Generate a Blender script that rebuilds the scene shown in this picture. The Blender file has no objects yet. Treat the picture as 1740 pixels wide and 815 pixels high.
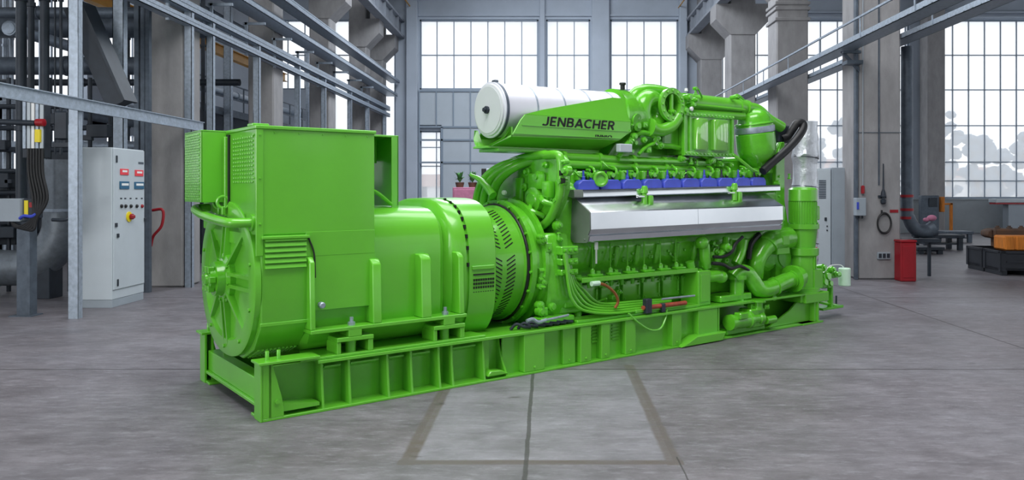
import bpy, bmesh, math, random
from mathutils import Vector, Matrix
R = math.radians
rnd = random.Random(7)
sc = bpy.context.scene
COL = sc.collection

# ------------------------------------------------------------------ camera
FPX, CX, HY, EYE = 1338.0, 930.0, 322.0, 2.0      # focal length in pixels, vanishing point, eye height
cd = bpy.data.cameras.new('camera')
cam = bpy.data.objects.new('camera', cd); COL.objects.link(cam)
cam.location = (0, 0, EYE); cam.rotation_euler = (R(90), 0, 0)
cd.sensor_width = 36.0; cd.lens = 36.0 * FPX / 1740.0
cd.shift_x = (870 - CX) / 1740.0; cd.shift_y = (HY - 407.5) / 1740.0
cd.clip_end = 400
sc.camera = cam

# ------------------------------------------------------------------ world and light
wd = bpy.data.worlds.new('overcast_sky'); sc.world = wd; wd.use_nodes = True
nt = wd.node_tree; bg = nt.nodes['Background']
bg.inputs[0].default_value = (0.91, 0.95, 1.0, 1); bg.inputs[1].default_value = 1.3
sc.view_settings.view_transform = 'Standard'; sc.view_settings.look = 'None'
sc.view_settings.gamma = 1.0; sc.view_settings.exposure = 0.15
sc.view_settings.use_curve_mapping = False
def area(name, loc, size, power, aim, col=(1, 1, 1)):
    l = bpy.data.lights.new(name, 'AREA'); l.shape = 'RECTANGLE'; l.size, l.size_y = size
    l.energy = power; l.color = col
    o = bpy.data.objects.new(name, l); COL.objects.link(o); o.location = loc
    o.rotation_euler = (Vector(aim) - Vector(loc)).to_track_quat('-Z', 'Y').to_euler()
    return o
area('skylight_front', (-1.0, 4.0, 11.8), (11, 5), 1350, (-1.0, 4.5, 0), (1, .99, .97))
area('end_face_fill', (-13.0, -6.5, 5.0), (6, 7), 950, (-2, 8, 1.2), (1, .99, .97))  # added fill lamp for the alternator's end faces; no gate is modelled
area('skylight_middle', (2.0, 13.0, 11.8), (12, 5), 650, (2.0, 13.0, 0), (.97, .98, 1))
area('skylight_rear', (-1.0, 26.0, 11.8), (10, 6), 1500, (2.0, 27.0, 0), (.88, .94, 1))  # power raised to lighten the back wall in place of haze

# ------------------------------------------------------------------ materials
def srgb(r, g, b):
    f = lambda c: (c / 255) / 12.92 if c <= 10 else (((c / 255) + .055) / 1.055) ** 2.4
    return (f(r), f(g), f(b), 1)
def mat(name, col, rough=.5, metal=0.0, noise=0.0, scale=4.0, bump=0.0, coat=0.0, col2=None, detail=6, rnoise=0.0, spec=None, stretch=None):
    m = bpy.data.materials.new(name); m.use_nodes = True
    n = m.node_tree; b = n.nodes['Principled BSDF']
    b.inputs['Base Color'].default_value = col; b.inputs['Roughness'].default_value = rough
    b.inputs['Metallic'].default_value = metal
    if coat: b.inputs['Coat Weight'].default_value = coat; b.inputs['Coat Roughness'].default_value = .08
    if spec is not None: b.inputs['Specular IOR Level'].default_value = spec
    if noise or bump or col2 or rnoise:
        tc = n.nodes.new('ShaderNodeTexCoord'); nz = n.nodes.new('ShaderNodeTexNoise')
        nz.inputs['Scale'].default_value = scale; nz.inputs['Detail'].default_value = detail; nz.inputs['Roughness'].default_value = .62
        if stretch:
            mp = n.nodes.new('ShaderNodeMapping'); mp.inputs['Scale'].default_value = stretch
            n.links.new(tc.outputs['Object'], mp.inputs['Vector']); n.links.new(mp.outputs[0], nz.inputs['Vector'])
        else: n.links.new(tc.outputs['Object'], nz.inputs['Vector'])
        rp = n.nodes.new('ShaderNodeValToRGB')
        rp.color_ramp.elements[0].position = .3; rp.color_ramp.elements[1].position = .7
        if col2 is None:
            lo = tuple(c * (1 - noise) for c in col[:3]) + (1,); hi = tuple(min(1, c * (1 + noise)) for c in col[:3]) + (1,)
        else: lo, hi = col, col2
        rp.color_ramp.elements[0].color = lo; rp.color_ramp.elements[1].color = hi
        n.links.new(nz.outputs['Fac'], rp.inputs['Fac']); n.links.new(rp.outputs['Color'], b.inputs['Base Color'])
        if rnoise:
            mr = n.nodes.new('ShaderNodeMapRange'); mr.inputs['To Min'].default_value = max(.02, rough - rnoise); mr.inputs['To Max'].default_value = min(1, rough + rnoise)
            n.links.new(nz.outputs['Fac'], mr.inputs['Value']); n.links.new(mr.outputs[0], b.inputs['Roughness'])
        if bump:
            bp = n.nodes.new('ShaderNodeBump'); bp.inputs['Strength'].default_value = bump; bp.inputs['Distance'].default_value = .02
            n.links.new(nz.outputs['Fac'], bp.inputs['Height']); n.links.new(bp.outputs['Normal'], b.inputs['Normal'])
    return m
M = {}
M['green'] = mat('green_gloss_paint', srgb(100, 188, 48), .3, noise=.05, scale=2.0, coat=.35)
M['green_rough'] = mat('green_cast_paint', srgb(94, 186, 42), .2, noise=.12, scale=9, bump=.25, coat=.5)
M['lacquer'] = mat('green_lacquer', srgb(120, 200, 70), .12, noise=.04, scale=3, coat=1.0)
M['lacquer'].node_tree.nodes['Principled BSDF'].inputs['Coat IOR'].default_value = 2.3
M['silver'] = mat('polished_sheet_aluminium', srgb(226, 230, 234), .22, 1.0, noise=.05, scale=3, rnoise=.06)
M['shield_end'] = mat('dull_sheet_aluminium', srgb(122, 132, 124), .5, .35, noise=.06, scale=5)
M['jacket'] = mat('white_metal_jacket', srgb(226, 228, 238), .38, .25, noise=.03, scale=2)
M['disc'] = mat('pale_grey_disc', srgb(205, 208, 214), .5, 0, noise=.03, scale=2)
M['black'] = mat('black_rubber', srgb(24, 25, 28), .5, noise=.2, scale=20)
M['dark'] = mat('dark_void_metal', srgb(16, 26, 16), .6)
M['blue'] = mat('blue_plastic', srgb(62, 78, 190), .4, noise=.1, scale=8)
M['galv'] = mat('galvanised_steel', srgb(160, 172, 186), .42, .45, noise=.22, scale=14, rnoise=.1, bump=.05)
M['galv_dark'] = mat('weathered_steel', srgb(88, 98, 110), .5, .4, noise=.25, scale=6)
M['duct'] = mat('dull_duct_sheet', srgb(118, 126, 134), .45, .5, noise=.2, scale=9)
M['steel_dark'] = mat('dark_painted_steel', srgb(44, 52, 62), .5, .2, noise=.2, scale=5)
M['concrete'] = mat('column_concrete', srgb(148, 147, 149), .85, noise=.16, scale=3.2, bump=.3, stretch=(1, 1, .45))
M['concrete_far'] = mat('beam_concrete', srgb(136, 142, 152), .85, noise=.12, scale=2.0, bump=.2)
M['wall'] = mat('hazed_wall_paint', srgb(172, 182, 196), .8, noise=.08, scale=.7)  # blue haze over the back wall is put into this paler colour
M['wall_low'] = mat('plaster_wall', srgb(160, 168, 174), .85, noise=.1, scale=1.6)
M['panel'] = mat('pale_door_panel', srgb(176, 186, 196), .6, noise=.05, scale=1.2)
M['muntin'] = mat('window_steel', srgb(132, 146, 162), .55, .1)
M['ceil'] = mat('ceiling_deck', srgb(66, 72, 80), .8, noise=.1, scale=1)
M['cab'] = mat('cabinet_grey_paint', srgb(186, 196, 204), .45, noise=.04, scale=2)
M['cab_dark'] = mat('cabinet_slate_paint', srgb(150, 160, 170), .5, noise=.05, scale=2)
M['red'] = mat('red_paint', srgb(150, 16, 30), .45, noise=.1, scale=4)
M['red_label'] = mat('red_label_plastic', srgb(232, 60, 72), .4)
M['teal'] = mat('teal_display_plastic', srgb(20, 92, 128), .3)
M['white'] = mat('white_plastic', srgb(238, 240, 240), .4)
M['yellow'] = mat('yellow_plastic', srgb(236, 214, 30), .45)
M['crane'] = mat('ochre_crane_paint', srgb(196, 140, 40), .5, noise=.15, scale=3)
M['orange'] = mat('orange_timber', srgb(196, 116, 36), .7, noise=.3, scale=5, stretch=(6, 6, .7))
M['rust'] = mat('rusty_cast_iron', srgb(70, 60, 56), .75, col2=srgb(110, 76, 52), scale=3)
M['bin'] = mat('black_bin_plastic', srgb(34, 38, 46), .55, noise=.15, scale=4)
M['foil'] = mat('crumpled_foil', srgb(216, 220, 226), .35, .75, noise=.08, scale=7, bump=1.0)
M['copper'] = mat('copper_brown', srgb(150, 92, 48), .45, .4)
M['rod'] = mat('red_oxide_rod', srgb(168, 76, 56), .5, .2, noise=.3, scale=12)
M['letter'] = mat('black_lettering', srgb(14, 16, 14), .5)
M['canister'] = mat('pale_green_canister', srgb(206, 236, 214), .4, noise=.05, scale=6)
M['pink'] = mat('faded_pink_plastic', srgb(190, 120, 150), .7, noise=.15, scale=6)
M['leaf'] = mat('leaf_green', srgb(90, 150, 84), .6, noise=.35, scale=8)
M['tree'] = mat('haze_blue_leaves', srgb(66, 96, 122), .8, noise=.3, scale=1.2)  # haze over the distant trees is put into this blue leaf colour
M['house'] = mat('house_render', srgb(214, 214, 214), .8, noise=.05, scale=1)
M['roof'] = mat('house_roof_tiles', srgb(188, 150, 142), .8, noise=.1, scale=2)
M['ground'] = mat('outdoor_paving', srgb(176, 180, 182), .9, noise=.1, scale=.6)
M['brass'] = mat('brass_fitting', srgb(180, 176, 150), .3, .8)

def glass_mat():  # white translucent share is a veil standing in for outdoor haze
    m = bpy.data.materials.new('haze_veil_glass'); m.use_nodes = True
    n = m.node_tree; n.nodes.clear()
    o = n.nodes.new('ShaderNodeOutputMaterial'); mx = n.nodes.new('ShaderNodeMixShader')
    t = n.nodes.new('ShaderNodeBsdfTransparent'); tl = n.nodes.new('ShaderNodeBsdfTranslucent')
    tl.inputs[0].default_value = (1, 1, 1, 1); mx.inputs[0].default_value = .36
    n.links.new(t.outputs[0], mx.inputs[1]); n.links.new(tl.outputs[0], mx.inputs[2]); n.links.new(mx.outputs[0], o.inputs[0])
    return m
M['glass'] = glass_mat()

def floor_mat():
    m = bpy.data.materials.new('worn_concrete_floor'); m.use_nodes = True
    n = m.node_tree; L = n.links; b = n.nodes['Principled BSDF']
    tc = n.nodes.new('ShaderNodeTexCoord'); sp = n.nodes.new('ShaderNodeSeparateXYZ'); L.new(tc.outputs['Object'], sp.inputs[0])
    def noise(scale, detail=8, rough=.6, stretch=None):
        z = n.nodes.new('ShaderNodeTexNoise'); z.inputs['Scale'].default_value = scale; z.inputs['Detail'].default_value = detail; z.inputs['Roughness'].default_value = rough
        if stretch:
            mp = n.nodes.new('ShaderNodeMapping'); mp.inputs['Scale'].default_value = stretch; L.new(tc.outputs['Object'], mp.inputs['Vector']); L.new(mp.outputs[0], z.inputs['Vector'])
        else: L.new(tc.outputs['Object'], z.inputs['Vector'])
        return z.outputs['Fac']
    def mth(op, a, c=None, d=None):
        q = n.nodes.new('ShaderNodeMath'); q.operation = op
        for i, x in enumerate((a, c, d)):
            if x is None: continue
            if isinstance(x, (int, float)): q.inputs[i].default_value = x
            else: L.new(x, q.inputs[i])
        return q.outputs[0]
    def ramp(f, p0, p1, c0, c1):
        r = n.nodes.new('ShaderNodeValToRGB'); e = r.color_ramp.elements; e[0].position = p0; e[1].position = p1; e[0].color = c0; e[1].color = c1; L.new(f, r.inputs[0]); return r.outputs[0]
    def mix(f, a, c):
        q = n.nodes.new('ShaderNodeMix'); q.data_type = 'RGBA'
        if isinstance(f, (int, float)): q.inputs[0].default_value = f
        else: L.new(f, q.inputs[0])
        for i, x in ((6, a), (7, c)):
            if isinstance(x, tuple): q.inputs[i].default_value = x
            else: L.new(x, q.inputs[i])
        return q.outputs[2]
    big = noise(.35, 5, .6); mid = noise(1.6, 9, .68); fine = noise(14, 6, .7); streak = noise(1.0, 6, .6, (.35, 2.2, 1))
    base = ramp(mid, .3, .72, srgb(88, 83, 87), srgb(132, 128, 134))
    base = mix(ramp(big, .38, .66, (0, 0, 0, 1), (.55, .55, .55, 1)), base, srgb(140, 141, 149))
    base = mix(ramp(streak, .45, .75, (0, 0, 0, 1), (.4, .4, .4, 1)), base, srgb(84, 82, 86))
    base = mix(ramp(fine, .55, .8, (0, 0, 0, 1), (.28, .28, .28, 1)), base, srgb(70, 68, 72))
    grit = noise(5.5, 10, .75, (.6, 1.5, 1)); base = mix(ramp(grit, .36, .62, (.55, .55, .55, 1), (0, 0, 0, 1)), base, srgb(76, 72, 76))
    base = mix(ramp(noise(9, 10, .8, (.5, 1.6, 1)), .52, .7, (0, 0, 0, 1), (.45, .45, .45, 1)), base, srgb(168, 170, 178))
    X, Y = sp.outputs['X'], sp.outputs['Y']
    wob = mth('MULTIPLY', mth('SUBTRACT', noise(3.0, 7, .7), .5), .03)
    def line(coord, at, w):
        d = mth('ABSOLUTE', mth('SUBTRACT', mth('ADD', coord, wob), at))
        mr = n.nodes.new('ShaderNodeMapRange'); mr.interpolation_type = 'SMOOTHSTEP'
        L.new(d, mr.inputs['Value']); mr.inputs['From Min'].default_value = w * .55; mr.inputs['From Max'].default_value = w
        mr.inputs['To Min'].default_value = 1; mr.inputs['To Max'].default_value = 0
        return mr.outputs[0]
    def between(c, a, z): return mth('MULTIPLY', mth('GREATER_THAN', c, a), mth('LESS_THAN', c, z))
    ny = between(Y, 5.72, 9.0)
    patch = mth('MULTIPLY', between(X, -1.03, .93), between(Y, 5.82, 8.75))
    base = mix(mth('MULTIPLY', patch, mth('MULTIPLY', mid, .3)), base, srgb(176, 180, 190))
    strip = mth('MULTIPLY', mth('ADD', line(X, -1.03, .075), line(X, .93, .075)), ny)
    strip2 = mth('MULTIPLY', line(Y, 5.78, .06), between(X, -1.1, 1.0))
    sm = mth('MINIMUM', mth('ADD', strip, strip2), 1.0)
    sm = mth('MULTIPLY', sm, mth('MULTIPLY', mth('SUBTRACT', mth('ADD', grit, mid), .45), 1.35))
    base = mix(sm, base, srgb(92, 84, 80))
    jn = mth('MULTIPLY', line(X, -.157, .022), mth('LESS_THAN', Y, 9.5))
    jn = mth('MAXIMUM', jn, line(Y, 8.77, .022))
    jn = mth('MAXIMUM', jn, line(Y, 14.6, .03)); jn = mth('MAXIMUM', jn, line(X, 6.0, .02))
    jn = mth('MAXIMUM', jn, mth('MULTIPLY', line(X, .97, .008), mth('LESS_THAN', Y, 5.9)))
    base = mix(mth('MULTIPLY', jn, .75), base, srgb(56, 52, 54))
    sp_ = noise(2.3, 3, .5, (1, 1.8, 1)); spots = ramp(sp_, .70, .76, (0, 0, 0, 1), (.6, .6, .6, 1))
    base = mix(spots, base, srgb(58, 54, 54))
    L.new(base, b.inputs['Base Color'])
    rr = n.nodes.new('ShaderNodeMapRange'); L.new(mid, rr.inputs[0]); rr.inputs['To Min'].default_value = .3; rr.inputs['To Max'].default_value = .62; L.new(rr.outputs[0], b.inputs['Roughness'])
    bp = n.nodes.new('ShaderNodeBump'); bp.inputs['Strength'].default_value = .18; bp.inputs['Distance'].default_value = .01
    L.new(mth('SUBTRACT', mth('ADD', fine, mid), mth('MULTIPLY', jn, 1.2)), bp.inputs['Height']); L.new(bp.outputs[0], b.inputs['Normal'])
    return m
M['floor'] = floor_mat()

# ------------------------------------------------------------------ mesh helpers
class MB:
    """collects shapes into one mesh"""
    def __init__(s): s.bm = bmesh.new()
    def _bev(s, verts, w, seg=1):
        if w <= 0: return
        es = list({e for v in verts for e in v.link_edges})
        bmesh.ops.bevel(s.bm, geom=es, offset=w, segments=seg, affect='EDGES', clamp_overlap=True, profile=.5)
    def box(s, x0, x1, y0, y1, z0, z1, bev=0.0, rot=None, seg=1):
        r = bmesh.ops.create_cube(s.bm, size=1.0); vs = r['verts']
        mt = Matrix.Translation(((x0 + x1) / 2, (y0 + y1) / 2, (z0 + z1) / 2))
        if rot: mt = mt @ rot
        mt = mt @ Matrix.Diagonal((abs(x1 - x0), abs(y1 - y0), abs(z1 - z0), 1))
        bmesh.ops.transform(s.bm, matrix=mt, verts=vs); s._bev(vs, bev, seg); return s
    def loft(s, rings, cap=True, closed=True):
        vr = [[s.bm.verts.new(p) for p in ring] for ring in rings]
        n = len(vr[0])
        for a, b in zip(vr, vr[1:]):
            for i in range(n if closed else n - 1):
                j = (i + 1) % n
                try: s.bm.faces.new((a[i], a[j], b[j], b[i]))
                except ValueError: pass
        if cap:
            for ring in (vr[0], vr[-1]):
                try: s.bm.faces.new(ring)
                except ValueError: pass
        return s
    def prism(s, poly, a, b, axis='u', bev=0.0):
        """poly extruded: axis u -> poly is (v,z); axis v -> poly is (u,z); axis z -> poly is (u,v)"""
        f = {'u': lambda p, t: (t, p[0], p[1]), 'v': lambda p, t: (p[0], t, p[1]), 'z': lambda p, t: (p[0], p[1], t)}[axis]
        n0 = set(s.bm.verts) if bev else None
        s.loft([[f(p, a) for p in poly], [f(p, b) for p in poly]])
        if bev: s._bev([v for v in s.bm.verts if v not in n0], bev)
        return s
    def lathe(s, c, d, prof, seg=28, cap=True, sx=1.0, sy=1.0):
        """prof: (t along d from c, radius)"""
        d = Vector(d).normalized(); c = Vector(c)
        a = Vector((0, 0, 1)) if abs(d.z) < .9 else Vector((1, 0, 0))
        x = d.cross(a).normalized(); y = d.cross(x).normalized()
        rings = [[tuple(c + d * t + x * (sx * r * math.cos(k * 2 * math.pi / seg)) + y * (sy * r * math.sin(k * 2 * math.pi / seg))) for k in range(seg)] for t, r in prof]
        return s.loft(rings, cap)
    def tube(s, pts, r, seg=12, smooth=True, cap=True, sub=6):
        P = [Vector(p) for p in pts]
        if smooth and len(P) > 2:
            Q = []
            E = [P[0] * 2 - P[1]] + P + [P[-1] * 2 - P[-2]]
            for i in range(1, len(E) - 2):
                p0, p1, p2, p3 = E[i - 1:i + 3]
                for k in range(sub):
                    t = k / sub
                    Q.append(.5 * ((2 * p1) + (p2 - p0) * t + (2 * p0 - 5 * p1 + 4 * p2 - p3) * t * t + (3 * p1 - p0 - 3 * p2 + p3) * t ** 3))
            Q.append(P[-1]); P = Q
        rs = r if isinstance(r, (list, tuple)) else None
        t0 = (P[1] - P[0]).normalized(); a = Vector((0, 0, 1)) if abs(t0.z) < .9 else Vector((1, 0, 0))
        x = t0.cross(a).normalized(); rings = []
        for i, p in enumerate(P):
            t = (P[min(i + 1, len(P) - 1)] - P[max(i - 1, 0)]).normalized()
            x = (x - t * x.dot(t)).normalized(); y = t.cross(x)
            if rs: f = i / (len(P) - 1) * (len(rs) - 1); k = min(int(f), len(rs) - 2); rr = rs[k] + (rs[k + 1] - rs[k]) * (f - k)
            else: rr = r
            rings.append([tuple(p + x * (rr * math.cos(j * 2 * math.pi / seg)) + y * (rr * math.sin(j * 2 * math.pi / seg))) for j in range(seg)])
        return s.loft(rings, cap)
    def torus(s, c, d, R_, r, seg=36, rs=10, arc=(0, 360), sx=1.0):
        d = Vector(d).normalized(); c = Vector(c); a = Vector((0, 0, 1)) if abs(d.z) < .9 else Vector((1, 0, 0))
        x = d.cross(a).normalized(); y = d.cross(x).normalized(); full = arc[1] - arc[0] >= 360
        n = seg if full else seg + 1; rings = []
        for i in range(n):
            t = R(arc[0] + (arc[1] - arc[0]) * i / seg); e = x * math.cos(t) * sx + y * math.sin(t)
            rings.append([tuple(c + e * R_ + e * (r * math.cos(j * 2 * math.pi / rs)) + d * (r * math.sin(j * 2 * math.pi / rs))) for j in range(rs)])
        if full: rings.append(rings[0])
        return s.loft(rings, not full)
    def ball(s, c, r, sx=1, sy=1, sz=1, u=16, v=10):
        b = bmesh.ops.create_uvsphere(s.bm, u_segments=u, v_segments=v, radius=r)
        bmesh.ops.transform(s.bm, matrix=Matrix.Translation(c) @ Matrix.Diagonal((sx, sy, sz, 1)), verts=b['verts']); return s
    def bolt(s, c, d, r=.018, h=.016): return s.lathe(c, d, [(0, r), (h, r), (h + .003, r * .8)], 6)
    def build(s, name, m, parent=None, smooth=35):
        bm = s.bm; bmesh.ops.remove_doubles(bm, verts=bm.verts, dist=1e-5)
        bmesh.ops.recalc_face_normals(bm, faces=bm.faces)
        me = bpy.data.meshes.new(name); bm.to_mesh(me); bm.free()
        me.materials.append(m if not isinstance(m, str) else M[m])
        for p in me.polygons: p.use_smooth = True
        me.set_sharp_from_angle(angle=R(smooth))
        o = bpy.data.objects.new(name, me); COL.objects.link(o)
        if parent: o.parent = parent
        return o
def empty(name, loc=(0, 0, 0), rz=0.0):
    o = bpy.data.objects.new(name, None); COL.objects.link(o); o.location = loc; o.rotation_euler = (0, 0, rz); o.empty_display_size = .2; return o
def tag(o, label=None, cat=None, group=None, kind=None):
    if label: o['label'] = label
    if cat: o['category'] = cat
    if group: o['group'] = group
    if kind: o['kind'] = kind
    return o
def struct(o): o['kind'] = 'structure'; return o
def W(x, y, Y):                                  # a pixel at depth Y -> world X, Z
    return (x - CX) / FPX * Y, EYE + (HY - y) / FPX * Y

# ================================================================== the hall
XL, XR, YB = -17.0, 26.0, 36.5
struct(MB().box(XL, XR, -8, YB + .6, -.3, 0).build('floor', 'floor'))
struct(MB().box(-120, 140, YB + .6, 200, -.6, -.25).build('ground', 'ground'))

PW = YB / FPX
def rect(x0, x1, yt, yb): a = W(x0, yt, YB); b = W(x1, yb, YB); return (a[0], b[0], b[1], a[1])
openings = [rect(713, 915, 33, 152), rect(928, 1003, 33, 335), rect(1037, 1153, 33, 335), rect(1192, 1311, 33, 337),
            rect(1328, 1546, 33, 337), rect(1590, 1800, 33, 337), rect(713, 750, 222, 345),
            rect(430, 560, 33, 152), rect(566, 672, 33, 300)]
# back wall cut into strips around the openings
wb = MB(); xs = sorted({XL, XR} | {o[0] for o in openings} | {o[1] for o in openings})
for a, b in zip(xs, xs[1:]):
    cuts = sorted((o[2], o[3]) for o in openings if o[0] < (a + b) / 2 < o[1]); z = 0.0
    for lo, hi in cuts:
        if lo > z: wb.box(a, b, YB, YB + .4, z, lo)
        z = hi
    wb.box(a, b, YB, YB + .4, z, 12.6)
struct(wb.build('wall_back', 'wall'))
lw = MB()
for a, b in ((W(1150, 0, YB)[0], W(1800, 0, YB)[0]),):
    lw.box(a, b, YB - .06, YB, 0, 1.52); lw.box(a, b, YB - .12, YB, 1.52, 1.58, .01)
struct(lw.build('baseboard_back', 'wall_low'))
tl = MB()
for zz in (9.95, 10.15): tl.box(W(1300, 0, YB)[0], XR, YB - .15, YB, zz, zz + .09, .01)
tl.box(W(700, 0, YB)[0], W(1165, 0, YB)[0], YB - .1, YB, 10.02, 10.1)
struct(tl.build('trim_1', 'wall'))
t2 = MB()
for x0, x1 in ((915, 928), (1003, 1037)): t2.box(W(x0 + 2, 0, YB)[0], W(x1 - 2, 0, YB)[0], YB - .25, YB, 0, 12.3, .03)
t2.box(W(692, 0, YB)[0], W(711, 0, YB)[0], YB - .35, YB, 0, 12.3, .03)
t2.box(W(1153, 0, YB)[0], W(1166, 0, YB)[0], YB - .35, YB, 0, 12.3, .03)
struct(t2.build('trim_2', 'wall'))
# big pale panelled gate under the left window
pd = MB(); px0, px1, pz0, pz1 = rect(713, 915, 155, 345)
g = empty('door_1', (0, YB - .1, 0)); struct(g)
qx = 28.9 * PW; zs = [W(0, y, YB)[1] for y in (155, 216, 238, 276, 345)]
pan = MB(); pan.box(px0 + 1.03, px1, 0, .06, 0, pz1); pan.box(px0, px0 + 1.03, 0, .06, zs[1] + .1, pz1); pan.build('door_panel', 'panel', g)
fr = MB(); k = 0; x = px0
while x < px1 + .1:
    fr.box(x - .03, x + .03, -.05, .06, 0 if k % 3 == 0 else zs[1], pz1 if True else 0); x += qx; k += 1
for zz in zs: fr.box(px0, px1, -.06, .06, zz - .04, zz + .04)
fr.box(px0 + 1.0, px0 + 1.1, -.06, .06, 0, zs[1]); fr.build('door_frame', 'muntin', g)

def window(n, o, rows, px_step=28.9, x0px=None, bar=.036):
    a, b, z0, z1 = o
    f = MB(); st = px_step * PW
    f.box(a, a + .07, YB + .08, YB + .2, z0, z1); f.box(b - .07, b, YB + .08, YB + .2, z0, z1)
    f.box(a, b, YB + .08, YB + .2, z0, z0 + .07); f.box(a, b, YB + .08, YB + .2, z1 - .07, z1)
    x = a + st if x0px is None else W(x0px, 0, YB)[0]
    while x < b - .15:
        f.box(x - bar / 2, x + bar / 2, YB + .1, YB + .18, z0, z1); x += st
    for yy in rows:
        zz = W(0, yy, YB)[1]
        if z0 + .1 < zz < z1 - .1: f.box(a, b, YB + .09, YB + .19, zz - bar / 2, zz + bar / 2)
    w = struct(f.build('window_%d' % n, 'muntin'))
    p = MB().box(a + .05, b - .05, YB + .138, YB + .142, z0 + .05, z1 - .05).build('pane', 'glass', w)
    return w
rows = (93, 152, 213, 275, 307)
steps = [28.9, 28.9, 28.9, 29.5, 28.9, 27.2, 28.0, 28.9, 28.9]
starts = [None, 947, None, 1229, 1365 - 27, 1621, 741, None, None]
for i, o in enumerate(openings): window(i + 1, o, rows if i < 6 else (93, 250, 282), steps[i], starts[i])

# left outer wall with two bands of windows
lo = MB(); bands = [(2.2, 4.2), (4.9, 9.6)]; z = 0
for a, b in bands: lo.box(XL - .3, XL, -8, YB, z, a); z = b
lo.box(XL - .3, XL, -8, YB, z, 12.6)
y = -8.0
while y < YB: lo.box(XL - .3, XL, y, y + 1.3, 0, 12.6); y += 5.3
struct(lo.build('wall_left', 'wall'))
wl = MB()
for a, b in bands:
    y = -2.0
    while y < YB: wl.box(XL - .2, XL - .14, y - .03, y + .03, a, b); y += 1.33
    wl.box(XL - .2, XL - .14, -2, YB, (a + b) / 2 - .03, (a + b) / 2 + .03)
wl = struct(wl.build('window_10', 'muntin'))
pp = MB()
for a, b in bands: pp.box(XL - .172, XL - .168, -2, YB, a, b)
pp.build('pane', 'glass', wl)
# roof deck with three long skylights; low deck over the side aisle
ce = MB(); sky = [(-5, 7, .5, 5.5), (-4, 8, 10.5, 15.5), (-6, 4, 23, 29)]
ys = [-8.4] + [v for s_ in sky for v in s_[2:]] + [YB + .4]
for i, (a, b) in enumerate(zip(ys, ys[1:])):
    if i % 2 == 0: ce.box(XL, XR, a, b, 12.5, 12.8)
    else:
        s_ = sky[i // 2]; ce.box(XL, s_[0], a, b, 12.5, 12.8); ce.box(s_[1], XR, a, b, 12.5, 12.8)
struct(ce.build('ceiling', 'ceil'))
def side_wall(name, x0, x1, y0, y1, bands, step, pier, along):
    m = MB(); z = 0; B = (lambda a, b, c, d: m.box(x0, x1, a, b, c, d)) if along == 'y' else (lambda a, b, c, d: m.box(a, b, y0, y1, c, d))
    s0, s1 = (y0, y1) if along == 'y' else (x0, x1)
    for a, b in bands: B(s0, s1, z, a); z = b
    B(s0, s1, z, 12.8); t = s0
    while t < s1: B(t, min(t + pier, s1), 0, 12.8); t += step
    return struct(m.build(name, 'wall_low'))
side_wall('wall_right', XR, XR + .3, -8, YB + .4, [(.3, 9.6)], 6.1, 1.1, 'y')
side_wall('wall_front', XL, XR, -8.4, -8.0, [(3.6, 8.8)], 6.1, 2.0, 'x')
for n_, (xa, xb, ya, yb) in ((11, (XR + .14, XR + .16, -8, YB)), (12, (XL, XR, -8.21, -8.19))):
    m = MB(); t = 0
    while t < (yb - ya if n_ == 11 else xb - xa):
        if n_ == 11: m.box(xa - .03, xb + .03, ya + t - .03, ya + t + .03, .3, 9.6)
        else: m.box(xa + t - .03, xa + t + .03, ya - .03, yb + .03, 3.6, 8.8)
        t += 1.52
    for zz in (3.64, 5.5, 7.5): m.box(xa - .03, xb + .03, ya, yb, zz - .03, zz + .03)
    w_ = struct(m.build('window_%d' % n_, 'muntin')); MB().box(xa, xb, ya, yb, .3 if n_ == 11 else 3.6, 9.6 if n_ == 11 else 8.8).build('pane', 'glass', w_)

# concrete columns with corbels that carry the crane runways
def column(name, x0, x1, Y, d, side, corb=True, bands=(), mt='concrete'):
    m = MB(); m.box(x0, x1, Y, Y + d, 0, 12.5, .04)
    if corb:
        e = .55
        L_ = x0 - (e if side in ('l', 'b') else 0); R_ = x1 + (e if side in ('r', 'b') else 0)
        m.prism([(x0, 7.85), (L_, 8.42), (L_, 9.0), (R_, 9.0), (R_, 8.42), (x1, 7.85)], Y - .04, Y + d + .04, 'v')
    for zz in bands: m.box(x0 - .05, x1 + .05, Y - .05, Y + d + .05, zz, zz + .1, .015)
    return struct(m.build(name, mt))
for Y, b in ((17.5, ()), (23.7, (7.08, 7.4, 7.56)), (29.7, ()), (35.4, ())):
    column('column_right', 6.9, 7.86, Y, .95, 'b', True, b)
for Y in (16.1, 21.4, 26.9, 32.3, 35.6):
    column('column_left', -8.14, -7.44, Y, .8, 'r', True)
column('column_far', 17.2, 18.0, YB - .9, .8, 'l', False)
# edge channels and conduits on the near right column
cc = MB(); cc.box(6.84, 6.9, 17.46, 17.6, 0, 12.4, .01); cc.box(7.35, 7.375, 17.47, 17.5, 2.1, 12); cc.box(6.9, 7.86, 17.485, 17.5, 3.26, 3.275)
tag(cc.build('wall_conduit', 'galv_dark'), 'thin grey conduit running down the front of the concrete column by the red bin', 'conduit')
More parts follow.
